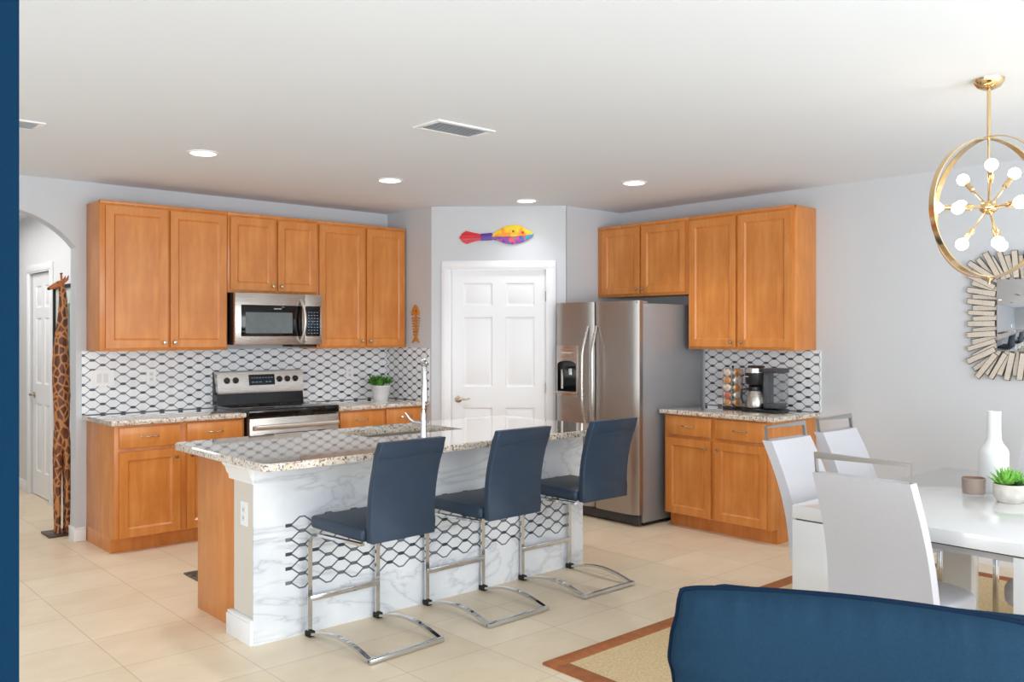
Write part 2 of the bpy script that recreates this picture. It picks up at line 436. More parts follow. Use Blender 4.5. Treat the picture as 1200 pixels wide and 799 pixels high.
# ================================================================== CABINETS
def knob(parent, x, z, y=-0.019):
    MB().lathe([(0, 0), (0.006, 0), (0.005, 0.012), (0.012, 0.016), (0.0145, 0.022), (0.012, 0.028), (0, 0.030)], NICK, (x, y, z), 16, 'Y').build('knob', parent, org=(0, 0, 0) if parent.parent is not None and parent.parent.name in ORG else None)
def pull(parent, x, z, y=-0.019, w=0.11):
    k = MB(); n = 10
    k.tube([(x-w/2+w*i/n, y-0.004-0.024*math.sin(PI*i/n)**0.6, z) for i in range(n+1)], [0.006-0.0022*math.sin(PI*i/n) for i in range(n+1)], NICK, 8)
    for sx in (-1, 1): k.lathe([(0, 0), (0.008, 0), (0.007, 0.004), (0, 0.006)], NICK, (x+sx*w/2, y, z), 12, 'Y')
    k.build('pull_handle', parent)
def cdoor(parent, x0, x1, z0, z1, kx, kz):
    d = MB(); w, h = x1-x0, z1-z0; r = 0.055
    panel_leaf(d, w, h, 0.019, [(r, w-r, r, h-r)], WOOD, 0, 0.011, raised=False, ch=0.012)
    o = d.build('door', parent); o.location = (x0, -0.019, z0)
    knob(o, kx-x0, kz-z0, 0.0)
def cdrawer(parent, x0, x1, z0, z1):
    d = MB().box(0, x1-x0, 0, 0.019, 0, z1-z0, WOOD, 0.004)
    o = d.build('drawer', parent); o.location = (x0, -0.019, z0)
    pull(o, (x1-x0)/2, (z1-z0)/2, 0.0)
def upper(lab, loc, rz, w, z0, z1, d, doors, mw=False):
    r = thing('upper_cabinet', lab, 'cabinet', loc, rz, 'wooden wall cabinets')
    b = MB().box(0, w, 0, d, 0, z1-z0, WOOD, 0.0015)
    b.box(-0.0, w, -0.004, 0.02, z1-z0-0.018, z1-z0+0.002, WOOD, 0.001)
    b.build('body', r)
    for (a, c, kx) in doors: cdoor(r, a, c, 0.022, z1-z0-0.034, kx, 0.06)
    return r
def base(lab, loc, rz, w, doors, drawers, d=0.61):
    r = thing('base_cabinet', lab, 'cabinet', loc, rz, 'wooden base cabinets')
    b = MB()
    b.box(0, w, 0, d, 0.105, 0.874, WOOD, 0.0015); b.box(0, w, 0.075, d, 0, 0.106, WOOD)
    b.build('body', r)
    for (a, c, kx) in doors: cdoor(r, a, c, 0.112, 0.693, kx, 0.635)
    for (a, c) in drawers: cdrawer(r, a, c, 0.719, 0.862)
    return r
UD = 0.305
upper('tall wooden wall cabinet with two doors left of the microwave', (1.953, WY-UD, 1.375), 0, 0.930, 1.375, 2.438, UD-0.002, [(0.035, 0.468, 0.44), (0.489, 0.915, 0.515)])
upper('short two-door wooden wall cabinet directly above the microwave', (2.885, WY-UD, 1.818), 0, 0.773, 1.818, 2.438, UD-0.002, [(0.018, 0.392, 0.365), (0.415, 0.762, 0.44)])
upper('tall two-door wooden wall cabinet right of the microwave above the potted plant', (3.660, WY-UD, 1.375), 0, 0.885, 1.375, 2.438, UD-0.002, [(0.012, 0.448, 0.42), (0.474, 0.868, 0.50)])
base('wooden base cabinet left of the range with two drawers and two doors', (1.953, 6.19, 0), 0, 0.925, [(0.028, 0.44, 0.41), (0.49, 0.905, 0.52)], [(0.028, 0.44), (0.49, 0.905)], 0.608)
base('wooden base cabinet between the range and the grey pantry side wall', (3.656, 6.19, 0), 0, 0.90, [(0.03, 0.445, 0.415), (0.475, 0.87, 0.505)], [(0.03, 0.445), (0.475, 0.87)], 0.608)
R90 = -PI/2
upper('short two-door wooden wall cabinet above the refrigerator', (WX-UD, 5.298, 1.818), R90, 0.985, 1.818, 2.438, UD-0.002, [(0.06, 0.487, 0.46), (0.508, 0.962, 0.535)])
upper('tall two-door wooden wall cabinet above the coffee maker', (WX-UD, 4.312, 1.375), R90, 0.945, 1.375, 2.438, UD-0.002, [(0.018, 0.452, 0.42), (0.475, 0.925, 0.51)])
base('wooden base cabinet under the coffee maker with two drawers and two doors', (5.49, 4.312, 0), R90, 0.945, [(0.025, 0.44, 0.41), (0.478, 0.912, 0.51)], [(0.025, 0.44), (0.478, 0.912)], 0.606)
# worktops
def slab(name, pts2, lab, z0=0.875, z1=0.91, bev=0.006):
    t = bmesh.new(); f = t.faces.new([t.verts.new((x, y, z0)) for x, y in pts2])
    r = bmesh.ops.extrude_face_region(t, geom=[f])
    for v in r['geom']:
        if isinstance(v, bmesh.types.BMVert): v.co.z = z1
    es = [e for e in t.edges if abs(e.verts[0].co.z-e.verts[1].co.z) < 1e-5]
    bmesh.ops.bevel(t, geom=es, offset=bev, segments=2, profile=0.5, affect='EDGES')
    m = MB().add(t, GRAN)
    c = (sum(p[0] for p in pts2)/len(pts2), sum(p[1] for p in pts2)/len(pts2), z0)
    return m.build(name, None, org=c, label=lab, cat='countertop')
slab('granite_countertop', [(1.925, 6.155), (2.880, 6.155), (2.880, 6.798), (1.925, 6.798)], 'speckled granite countertop left of the range')
slab('granite_countertop', [(3.652, 6.155), (4.556, 6.155), (4.556, 6.798), (3.652, 6.798)], 'speckled granite countertop holding the white-potted green plant')
slab('granite_countertop', [(5.455, 3.335), (6.098, 3.335), (6.098, 4.34), (5.455, 4.34)], 'speckled granite countertop under the coffee maker')
# hex pattern -------------------------------------------------------
def hexes(mb, O, U, V, N, i0, i1, j0, j1, p, q, ub=None, vb=None, closed=False, lw=0.0048, rw=0.034, rh=0.0185, th=0.0018):
    O, U, V, N = map(Vector, (O, U, V, N))
    def quad(poly, mi_):
        if ub: poly = [(min(max(a, ub[0]), ub[1]), min(max(b, vb[0]), vb[1])) for a, b in poly]
        if max(a for a, b in poly)-min(a for a, b in poly) < 1e-4 or max(b for a, b in poly)-min(b for a, b in poly) < 1e-4: return
        mb.poly([O+U*a+V*b for a, b in poly], HEXD[mi_], N*th)
    for i in range(i0, i1+1):
        off = (-0.5 if closed else 0.5)*q if i % 2 else 0
        for j in range(j0, j1+1):
            if closed and not (i % 2) and j == j1: continue
            u, v = i*p, j*q+off
            if ub and not (ub[0]-0.02 < u < ub[1]+0.02 and vb[0]-0.01 < v < vb[1]+0.01): continue
            rr = random.random()
            h_ = lw/2 if (closed and i % 2 and j in (0, j1)) else rh/2
            if closed and i % 2 and j in (0, j1): rr = 0.9
            quad([(u-rw/2, v-h_), (u+rw/2, v-h_), (u+rw/2, v+h_), (u-rw/2, v+h_)], 0 if rr < 0.45 else 1)
            if i == i1: continue
            for sg in (-1, 1):
                v2 = v+sg*q/2; u2 = (i+1)*p
                if closed:
                    lo, hi = (-0.5*q, (j1-0.5)*q) if (i+1) % 2 else (0, (j1-1)*q)
                    if v2 < lo-1e-4 or v2 > hi+1e-4: continue
                a, b = Vector((u+rw/2-0.002, v)), Vector((u2-rw/2+0.002, v2))
                if ub:
                    if v2 < vb[0] or v2 > vb[1] or u2 > ub[1]+0.03: 
                        # clip to bounds by parameter
                        tt = 1.0
                        if v2 > vb[1]: tt = min(tt, (vb[1]-v)/(v2-v))
                        if v2 < vb[0]: tt = min(tt, (vb[0]-v)/(v2-v))
                        if tt <= 0.05: continue
                        b = a+(b-a)*tt
                d = (b-a).normalized(); n = Vector((-d.y, d.x))*lw/2
                quad([tuple(a-n), tuple(b-n), tuple(b+n), tuple(a+n)], 2)
def backsplash(name, O, U, V, N, L, H, lab):
    O, U, V, N = map(Vector, (O, U, V, N))
    c = O+U*L/2
    r = thing(name, lab, 'backsplash', tuple(c), 0, 'hexagon tile backsplashes', world=True)
    m = MB(); m.poly([O, O+U*L, O+U*L+V*H, O+V*H], BSPL, N*0.008); m.build('marble_tiles', r)
    m = MB(); hexes(m, O+N*0.0078, U, V, N, 0, int(L/0.0717)+1, -1, int(H/0.0715)+1, 0.0717, 0.0715, (0, L), (0, H)); m.build('dark_inlay', r)
backsplash('tile_backsplash', (1.92, WY-0.0005, 0.911), (1, 0, 0), (0, 0, 1), (0, -1, 0), RX-1.922, 0.462, 'white marble hexagon tile backsplash running behind the range')
backsplash('tile_backsplash', (RX-0.0005, 6.789, 0.911), (0, -1, 0), (0, 0, 1), (-1, 0, 0), 0.642, 0.462, 'narrow hexagon tile backsplash on the side wall below the wooden fish')
backsplash('tile_backsplash', (WX-0.0005, 4.362, 0.911), (0, -1, 0), (0, 0, 1), (-1, 0, 0), 1.035, 0.462, 'hexagon tile backsplash behind the coffee maker')
def plate(name, c, u, n, gang, kind, lab, parent=None):
    """wall plate centred c, u = horizontal dir, n = normal"""
    c, u, n = Vector(c), Vector(u), Vector(n); z = Vector((0, 0, 1)); w = 0.035*gang+ (0.012 if gang > 1 else 0)
    r = thing(name, lab, 'outlet' if kind == 'o' else 'light switch', tuple(c), 0, world=True)
    m = MB(); m.poly([c-u*w-z*0.058, c+u*w-z*0.058, c+u*w+z*0.058, c-u*w+z*0.058], WHP, n*0.005); m.build('cover_plate', r)
    for g in range(gang):
        cc = c+u*((g-(gang-1)/2)*0.046)
        if kind == 's':
            m = MB(); m.poly([cc-u*0.016-z*0.033, cc+u*0.016-z*0.033, cc+u*0.016+z*0.033, cc-u*0.016+z*0.033], WHCER, n*0.008); m.build('rocker', r)
        else:
            for s in (-1, 1):
                d = cc+z*0.02*s
                m = MB(); m.poly([d-u*0.014-z*0.014, d+u*0.014-z*0.014, d+u*0.014+z*0.014, d-u*0.014+z*0.014], WHCER, n*0.007)
                for q in (-0.005, 0.005): m.poly([d+u*(q-0.001)-z*0.004, d+u*(q+0.001)-z*0.004, d+u*(q+0.001)+z*0.005, d+u*(q-0.001)+z*0.005], DARKG, n*0.0075)
                m.build('socket', r)
plate('light_switch', (2.06, 6.7895, 1.172), (1, 0, 0), (0, -1, 0), 2, 's', 'double white light switch at the left end of the backsplash')
plate('wall_outlet', (2.411, 6.7895, 1.172), (1, 0, 0), (0, -1, 0), 1, 'o', 'white outlet in the backsplash just left of the range')
plate('wall_outlet', (4.15, 6.7895, 1.15), (1, 0, 0), (0, -1, 0), 1, 'o', 'white outlet in the backsplash beside the potted plant')

# ================================================================== ISLAND
isl = thing('kitchen_island', 'white marble kitchen island with hexagon inlay and wooden end panels', 'kitchen island', (3.03, 4.35, 0), world=True)
m = MB()
m.box(1.90, 4.16, 3.962, 4.20, 0.0, 0.874, GREIGE); m.build('knee_wall', isl)
MB().box(1.886, 4.172, 3.95, 3.962, 0.0, 0.874, MARB).build('marble_front', isl)
m = MB(); NI = 26
hexes(m, (2.067, 3.9502, 0.269), (1, 0, 0), (0, 0, 1), (0, -1, 0), 0, NI, 0, 5, 0.0745, 0.071, closed=True, lw=0.0072, rw=0.032, rh=0.017)
m.build('hexagon_inlay', isl)
m = MB()
m.box(1.868, 1.899, 3.955, 4.225, 0, 0.105, TRIM, 0.003).box(1.872, 1.899, 3.958, 4.22, 0.105, 0.12, TRIM, 0.003); m.build('baseboard', isl)
m = MB()
prof = [(1.899, 0.775), (1.882, 0.775), (1.880, 0.795), (1.868, 0.812), (1.862, 0.835), (1.848, 0.85), (1.846, 0.874), (1.899, 0.874)]
m.poly([(x, 3.952, z) for x, z in prof], TRIM, (0, 0.27, 0))
m.build('cap_moulding', isl)
m = MB()
m.box(1.945, 4.12, 4.20, 4.70, 0.10, 0.69, WOOD).box(1.945, 2.66, 4.20, 4.70, 0.69, 0.873, WOOD).box(3.46, 4.12, 4.20, 4.70, 0.69, 0.873, WOOD).box(2.66, 3.46, 4.66, 4.70, 0.69, 0.873, WOOD)
m.box(2.0, 4.08, 4.20, 4.63, 0.0, 0.10, WOOD)
m.build('body', isl)
MB().box(1.925, 1.947, 4.20, 4.715, 0, 0.873, WOOD, 0.001).build('end_panel', isl)
MB().box(4.118, 4.14, 4.20, 4.715, 0, 0.873, WOOD, 0.001).build('end_panel', isl)
# doors on the kitchen side
isd = [(0.03, 0.44), (0.46, 0.87), (0.90, 1.31), (1.33, 1.74), (1.76, 2.14)]
for a, c in isd:
    d = MB(); panel_leaf(d, c-a, 0.72, 0.019, [(0.055, c-a-0.055, 0.055, 0.665)], WOOD, 0, 0.008, raised=False, ch=0.01)
    o = d.build('door', isl, org=(0, 0, 0)); o.location = (1.07-a-0.0, 0.369, 0.115); o.rotation_euler = (0, 0, PI)
    knob(o, 0.04, 0.66, 0.0)
plate('wall_outlet', (1.8998, 4.08, 0.615), (0, -1, 0), (-1, 0, 0), 1, 'o', 'white outlet plate on the end of the island')
# island worktop with a sink cutout
X0, X1, Y0, Y1 = 1.80, 4.20, 3.67, 4.76
SX0, SX1, SY0, SY1 = 2.72, 3.40, 4.225, 4.60
def rrect(x0, x1, y0, y1, r, n=5, cor=(1, 1, 1, 1)):
    out = []
    for (cx_, cy_, s0, e) in ((x1-r, y1-r, 0, cor[0]), (x0+r, y1-r, 90, cor[1]), (x0+r, y0+r, 180, cor[2]), (x1-r, y0+r, 270, cor[3])):
        for k in range(n+1):
            a = math.radians(s0+90*k/n); out.append((cx_+r*math.cos(a), cy_+r*math.sin(a)))
    return out
t = bmesh.new(); N_ = 5
O_ = rrect(X0, X1, Y0, Y1, 0.055, N_); I_ = rrect(SX0, SX1, SY0, SY1, 0.03, N_)
def ringv(P, z): return [t.verts.new((x, y, z)) for x, y in P]
oi = lambda P, d: rrect(P[0]+d, P[1]-d, P[2]+d, P[3]-d, 0.055-d, N_)
r0 = ringv(I_, 0.875); r1 = ringv(O_, 0.875); r2 = ringv(O_, 0.903); r3 = ringv(oi((X0, X1, Y0, Y1), 0.006), 0.91); r4 = ringv(I_, 0.91)
for A, B in ((r0, r1), (r1, r2), (r2, r3), (r3, r4), (r4, r0)):
    for k in range(len(A)): t.faces.new([A[k], A[(k+1) % len(A)], B[(k+1) % len(B)], B[k]])
MB().add(t, GRAN).build('granite_island_top', None, org=(3.0, 4.2, 0.875), label='large speckled granite island countertop with a sink cut into it', cat='countertop')
sk = thing('kitchen_sink', 'stainless sink set into the island countertop', 'sink', (3.06, 4.395, 0.70), world=True)
m = MB(); t = bmesh.new()
def rr(d, z): return [t.verts.new((x, y, z)) for x, y in rrect(SX0-0.008+d, SX1+0.008-d, SY0-0.008+d, SY1+0.008-d, 0.035, N_)]
a_ = rr(-0.01, 0.874); b_ = rr(0, 0.874); c_ = rr(0.004, 0.72); d_ = rr(0.03, 0.70)
e_ = rr(0.03, 0.697); f_ = rr(0.0, 0.718); g_ = rr(-0.01, 0.87)
for A, B in ((a_, b_), (b_, c_), (c_, d_), (e_, f_), (f_, g_), (g_, a_)):
    for k in range(len(A)): t.faces.new([A[k], A[(k+1) % len(A)], B[(k+1) % len(B)], B[k]])
t.faces.new(d_); t.faces.new(e_)
m.add(t, STEEL); m.build('basin', sk)
MB().lathe([(0, 0.701), (0.042, 0.701), (0.042, 0.704), (0.03, 0.704), (0.0, 0.7015)], CHROME, (3.06, 4.40, 0)).build('drain', sk)
fc = thing('kitchen_faucet', 'tall chrome faucet with coiled spring standing on the island', 'faucet', (2.83, 3.87, 0.91), math.radians(-40))
# local: +y is the spout direction
m = MB().lathe([(0, 0), (0.027, 0), (0.027, 0.008), (0.019, 0.02), (0.016, 0.03), (0.016, 0.16), (0, 0.16)], CHROME)
m.tube([(0, 0, 0.15), (0, 0, 0.40)]+[(0, 0.06-0.06*math.cos(q), 0.40+0.045*math.sin(q)) for q in [PI*k/10 for k in range(1, 11)]]+[(0, 0.12, 0.36), (0, 0.12, 0.32)], 0.008, CHROME, 10); m.build('spout', fc)
sp = []
for k in range(0, 240):
    q = k/240; 
    if q < 0.62: c_0 = Vector((0, 0, 0.17+0.23*q/0.62)); u_ = Vector((1, 0, 0)); w_ = Vector((0, 1, 0))
    else:
        g = (q-0.62)/0.38*PI; c_0 = Vector((0, 0.06-0.06*math.cos(g), 0.40+0.045*math.sin(g))); u_ = Vector((1, 0, 0)); w_ = Vector((0, math.cos(g), -math.sin(g)))
    an = k*0.9; sp.append(c_0+u_*0.0108*math.cos(an)+w_*0.0108*math.sin(an))
MB().tube(sp, 0.0024, CHROME, 5).build('spring_coil', fc)
MB().lathe([(0, 0.20), (0.016, 0.20), (0.018, 0.22), (0.013, 0.27), (0.011, 0.33), (0, 0.33)], CHROME, (0, 0.12, 0), 16).build('spray_head', fc)
MB().tube([(0, 0, 0.25), (0, 0.06, 0.25), (0, 0.105, 0.25)], 0.005, CHROME, 8).build('holder_arm', fc)
m = MB().tube([(0, 0, 0.10), (-0.06, 0.0, 0.105)], 0.012, CHROME, 12).tube([(-0.05, 0, 0.105), (-0.075, 0.0, 0.125), (-0.10, 0.0, 0.16)], [0.008, 0.007, 0.005], CHROME, 8); m.build('lever_handle', fc)
# floor mat behind the island
m = MB().box(2.125, 3.1, 4.93, 5.43, 0.0005, 0.009, pm('patterned_mat', (96, 84, 66), 0.9, var=0.75, vs=26), 0.003)
m.build('kitchen_mat', None, org=(2.6, 5.18, 0), label='dark patterned floor mat behind the island', cat='mat')

# ================================================================== RANGE
rg = thing('electric_range', 'freestanding stainless electric range with black glass cooktop', 'range', (3.268, 6.47, 0), world=True)
a, b = 2.890, 3.646
MB().box(a, b, 6.165, 6.785, 0.06, 0.874, BLK).box(a+0.05, b-0.05, 6.23, 6.74, 0.0, 0.07, BLK).build('body', rg)
m = MB().box(a-0.004, b+0.004, 6.125, 6.70, 0.875, 0.932, BGL, 0.008); m.build('cooktop', rg)
m = MB()
for (x, y, r) in ((3.08, 6.27, 0.10), (3.46, 6.27, 0.085), (3.08, 6.54, 0.075), (3.46, 6.54, 0.10)):
    m.lathe([(r-0.002, 0.9322), (r, 0.9326), (r+0.002, 0.9322)], DARKG, (x, y, 0), 40)
m.build('burner_rings', rg)
dr = MB().box(a+0.004, b-0.004, 6.130, 6.165, 0.29, 0.865, STEEL, 0.004).build('oven_door', rg)
MB().box(a+0.12, b-0.12, 6.127, 6.131, 0.36, 0.745, BGL, 0.001).build('door_window', dr)
m = MB().tube([(a+0.03, 6.085, 0.80), (b-0.03, 6.085, 0.80)], 0.019, NICK2, 14)
for x in (a+0.06, b-0.06): m.tube([(x, 6.085, 0.80), (x, 6.135, 0.80)], 0.009, STEEL, 10)
m.build('door_handle', dr)
MB().box(a+0.004, b-0.004, 6.135, 6.166, 0.08, 0.275, STEEL, 0.004).build('storage_drawer', rg)
m = MB().poly([(a, 6.785, 0.93), (a, 6.70, 0.93), (a, 6.715, 1.03), (a, 6.735, 1.03), (a, 6.785, 1.19)], BGL, (b-a, 0, 0)); m.build('backguard', rg)
# stainless control panel tilted back
m = MB().poly([(a+0.004, 6.78, 1.020), (a+0.004, 6.690, 1.018), (a+0.004, 6.688, 1.035), (a+0.004, 6.715, 1.188), (a+0.004, 6.735, 1.196), (a+0.004, 6.78, 1.196)], STEEL, (b-a-0.008, 0, 0))
cp = m.build('control_panel', rg)
ty = lambda z: 6.688+0.027*(z-1.035)/0.153
tl = math.atan2(0.027, 0.153)
def on_panel(x, z): return Matrix.Translation((x, ty(z), z)) @ Matrix.Rotation(-tl, 4, 'X')
for x in (2.972, 3.045, 3.425, 3.497, 3.569):
    MB().lathe([(0, 0), (0.025, 0), (0.025, 0.006), (0.019, 0.009), (0.017, 0.026), (0, 0.026)], BLK, (0, 0, 0), 20, 'Y', mat=on_panel(x, 1.123)).build('control_knob', cp)
m = MB(); t = bmesh.new(); bmesh.ops.create_cube(t, size=1); t.transform(on_panel(3.27, 1.122) @ Matrix.Diagonal((0.225, 0.006, 0.088, 1))); m.add(t, BGL); dd = m.build('display', cp)
m = MB()
for row, dz in ((0, 0.016), (1, -0.018)):
    x = -0.09
    while x < 0.09:
        w = random.choice((0.010, 0.016, 0.022))
        if abs(x) > 0.012 or row == 0:
            t = bmesh.new(); bmesh.ops.create_cube(t, size=1); t.transform(on_panel(3.27+x+w/2, 1.122+dz) @ Matrix.Translation((0, -0.0034, 0)) @ Matrix.Diagonal((w, 0.001, 0.006, 1))); m.add(t, DISP)
        x += w+0.010
m.build('display_legends', dd)

# ================================================================== MICROWAVE
mw = thing('microwave_oven', 'stainless over-the-range microwave hanging under the short cabinet', 'microwave', (3.27, 6.6, 1.41), world=True)
a, b = 2.897, 3.645; z0, z1 = 1.412, 1.815
MB().box(a, b, 6.425, 6.785, z0, z1-0.001, BLK).build('body', mw)
m = MB().box(a, 3.487, 6.385, 6.425, z0, z1, STEEL, 0.004); mdoor = m.build('door', mw)
MB().box(2.945, 3.462, 6.3825, 6.386, 1.478, 1.722, BGL, 0.001).build('door_glass', mdoor)
MB().box(2.98, 3.375, 6.381, 6.383, 1.502, 1.665, MWIN).build('window_screen', mdoor)
m = MB(); n = 14
m.tube([(3.452+0.012*math.sin(PI*k/n), 6.385-0.050*math.sin(PI*k/n)**0.7, 1.43+0.345*k/n) for k in range(n+1)], 0.0125, NICK2, 12)
m.build('door_handle', mdoor)
m = MB()
for k in range(8): m.box(3.215+k*0.0085, 3.2205+k*0.0085, 6.3815, 6.3826, 1.690, 1.698, LOGO)
m.build('brand_lettering', mdoor)
m = MB().box(3.489, b, 6.387, 6.425, z0, z1, STEEL, 0.004); cpn = m.build('control_panel', mw)
kp = MB().box(3.495, 3.625, 6.3845, 6.388, 1.478, 1.722, BGL, 0.001).build('keypad_glass', cpn)
m = MB()
for r_ in range(8):
    for c_ in range(4): m.box(3.515+c_*0.026, 3.529+c_*0.026, 6.3835, 6.3846, 1.50+r_*0.024, 1.5055+r_*0.024, DISP)
m.build('keypad_legends', kp)
MB().box(3.40, 3.62, 6.43, 6.60, 1.392, 1.412, BLK, 0.003).build('vent_grille', mw)

# ================================================================== REFRIGERATOR
fr = thing('refrigerator', 'large stainless side-by-side refrigerator with water dispenser', 'refrigerator', (5.65, 4.81, 0), world=True)
Ya, Yb, Ysp = 4.368, 5.268, 4.835
MB().box(5.295, 6.04, Ya+0.003, Yb-0.003, 0.03, 1.735, FRSIDE, 0.004).box(5.33, 6.0, Ya+0.03, Yb-0.03, 0.0, 0.04, BLK).build('body', fr)
MB().box(5.262, 5.30, Ya+0.02, Yb-0.02, 0.012, 0.085, DARKG, 0.006).build('toe_grille', fr)
def fdoor(y0, y1, nm):
    t = bmesh.new(); n = 12; sec = []
    for k in range(n+1):
        q = k/n; y = y0+(y1-y0)*q
        sec.append((5.214+0.030*(abs(2*q-1)**6)+0.004*(2*q-1)**2, y))
    sec = [(5.290, y0)]+sec+[(5.290, y1)]
    m = MB(); m.poly([(x, y, 0.095) for x, y in sec], FRSTEEL, (0, 0, 1.66)); return m.build(nm, fr, sharp=30)
d1 = fdoor(Ysp+0.004, Yb, 'freezer_door'); d2 = fdoor(Ya, Ysp-0.004, 'fridge_door')
for dr_, y in ((d1, Ysp+0.045), (d2, Ysp-0.045)):
    m = MB(); n = 16
    m.tube([(5.218-0.062*min(1, math.sin(PI*k/n)*1.5), y+(0.012 if dr_ is d1 else -0.012)*math.sin(PI*k/n), 0.70+0.86*k/n) for k in range(n+1)], [0.012]*(n+1), STEEL, 12)
    m.build('door_handle', dr_)
y0, y1 = 4.99, 5.235
m = MB().box(5.206, 5.22, y0, y1, 0.98, 1.40, STEEL, 0.006); dp = m.build('water_dispenser', d1)
m = MB(); pr_ = [(y0+0.015, 1.02)]+[(y1-0.015, 1.02)]+[((y0+y1)/2+((y1-y0)/2-0.015)*math.cos(PI*k/10), 1.24+0.035*math.sin(PI*k/10)) for k in range(0, 11)]
m.poly([(5.2045, y, z) for y, z in pr_], BGL, (0.004, 0, 0)); m.build('dispenser_recess', dp)
MB().box(5.190, 5.21, y0, y1, 1.0, 1.018, STEEL, 0.003).build('drip_ledge', dp)
MB().tube([(5.2, 5.16, 1.04), (5.2, 5.16, 1.20)], 0.009, STEEL, 8).tube([(5.2, 5.06, 1.16), (5.195, 5.06, 1.21)], 0.014, CHROME, 8).build('dispenser_paddle', dp)
MB().box(5.2048, 5.2065, y0+0.06, y1-0.06, 1.335, 1.345, LOGO).build('control_marks', dp)
MB().box(5.235, 5.36, Ya+0.01, Ya+0.075, 1.7355, 1.752, FRSIDE, 0.004).build('hinge_cover', fr)
MB().box(5.235, 5.36, Yb-0.075, Yb-0.01, 1.7355, 1.752, FRSIDE, 0.004).build('hinge_cover', fr)

# ================================================================== BAR STOOLS
def stool():
    r = thing('bar_stool', '', 'bar stool', (0, 0, 0), 0, 'navy bar stools at the island')
    w = 0.205
    for s in (-1, 1):
        m = MB(); pts = [(s*w, -0.27, 0.012)]
        for k in range(1, 9): q = k/9; pts.append((s*w, -0.27+0.51*q, 0.012+0.045*math.sin(PI*q)))
        pts += [(s*w, 0.245, 0.012)]
        m.tube(pts, 0, CHROME, flat=(0.013, 0.024, (1, 0, 0))); m.build('base_rail', r)
        m = MB(); pts = [(s*w, 0.252, 0.008), (s*w, 0.252, 0.46)]
        for k in range(1, 7): q = PI/2*k/6; pts.append((s*w, 0.252-0.06*(1-math.cos(q)), 0.46+0.055*math.sin(q)))
        pts += [(s*w, 0.0, 0.522), (s*w, -0.20, 0.530)]
        m.tube(pts, 0, CHROME, flat=(0.013, 0.024, (1, 0, 0))); m.build('leg', r)
        MB().box(s*w-0.018, s*w+0.018, 0.225, 0.27, 0.0, 0.03, RUB, 0.005).build('foot_pad', r)
    MB().box(-w-0.012, w+0.012, -0.282, -0.258, 0.003, 0.024, CHROME, 0.002).build('base_crossbar', r)
    MB().box(-w, w, 0.243, 0.257, 0.172, 0.198, CHROME, 0.002).build('footrest', r)
    # seat
    m = MB(); m.box(-0.208, 0.208, -0.20, 0.245, 0.538, 0.600, NAVYL, 0.018, 3); m.build('seat', r)
    # back: curved slab
    t = bmesh.new(); prof = []
    for k in range(9):
        q = k/8; z = 0.535+0.47*q; y = -0.205-0.085*q+0.03*math.sin(PI*q)
        prof.append((y, z))
    back = [(y-0.042, z) for y, z in reversed(prof)]
    P = prof+back; m = MB()
    nseg = 1
    tt = bmesh.new(); f = tt.faces.new([tt.verts.new((-0.19, y, z)) for y, z in P])
    rr_ = bmesh.ops.extrude_face_region(tt, geom=[f])
    for v in rr_['geom']:
        if isinstance(v, bmesh.types.BMVert): v.co.x = 0.19
    ee = [e for e in tt.edges if (abs(e.verts[0].co.x-e.verts[1].co.x) < 1e-5)]
    bmesh.ops.bevel(tt, geom=ee, offset=0.009, segments=2, profile=0.5, affect='EDGES')
    m.add(tt, NAVYL); bk = m.build('backrest', r, sharp=50)
    MB().box(-0.186, 0.186, -0.3155, -0.312, 0.925, 0.9275, NAVYL).build('stitch_seam', bk)
    return r
st = stool()
for i, (x, y, rz, lab) in enumerate(((2.372, 3.658, 0.045, 'navy leather bar stool with chrome legs nearest the left end of the island'),
                                     (3.098, 3.67, 0.02, 'navy leather bar stool in the middle of the island row'),
                                     (3.818, 3.675, 0.0, 'navy leather bar stool nearest the refrigerator'))):
    o = st if i == 0 else dup(st)
    o.location = (x, y, 0); o.rotation_euler = (0, 0, rz); o['label'] = lab

# ================================================================== RUG
m = MB()
def mk_jute():
    t = NT('woven_jute'); v = t.coord((1, 1, 1))
    w1 = t.n('ShaderNodeTexWave'); w1.inputs['Scale'].default_value = 42; w1.inputs['Distortion'].default_value = 1.2; t.l(v, w1.inputs['Vector'])
    n = t.noise(v, 90, 3)
    c = t.mix(0.5, t.ramp(w1.outputs[0], [(0.2, (196, 168, 122)), (0.8, (226, 202, 158))]), t.ramp(n, [(0.35, (186, 158, 112)), (0.65, (232, 208, 166))]))
    t.l(c, t.b.inputs['Base Color']); t.b.inputs['Roughness'].default_value = 0.95
    t.bump(w1.outputs[0], 0.4, 0.004); return t.m
JUTE = mk_jute(); BORD = pm('brown_cloth_border', (162, 96, 52), 0.8, var=0.18, vs=25, bump=0.2)
rug = thing('area_rug', 'woven jute area rug with brown cloth border under the dining table', 'rug', (4.29, 1.62, 0), world=True)
rx0, rx1, ry0, ry1 = 2.753, 5.83, 0.42, 2.857
MB().box(rx0+0.005, rx1-0.005, ry0+0.005, ry1-0.005, 0.0005, 0.009, JUTE).build('woven_field', rug)
m = MB(); bw = 0.085
m.box(rx0, rx1, ry1-bw, ry1, 0.0003, 0.012, BORD, 0.002).box(rx0, rx1, ry0, ry0+bw, 0.0003, 0.012, BORD, 0.002)
m.box(rx0, rx0+bw, ry0+bw, ry1-bw, 0.0003, 0.012, BORD, 0.002).box(rx1-bw, rx1, ry0+bw, ry1-bw, 0.0003, 0.012, BORD, 0.002)
m.build('border', rug)

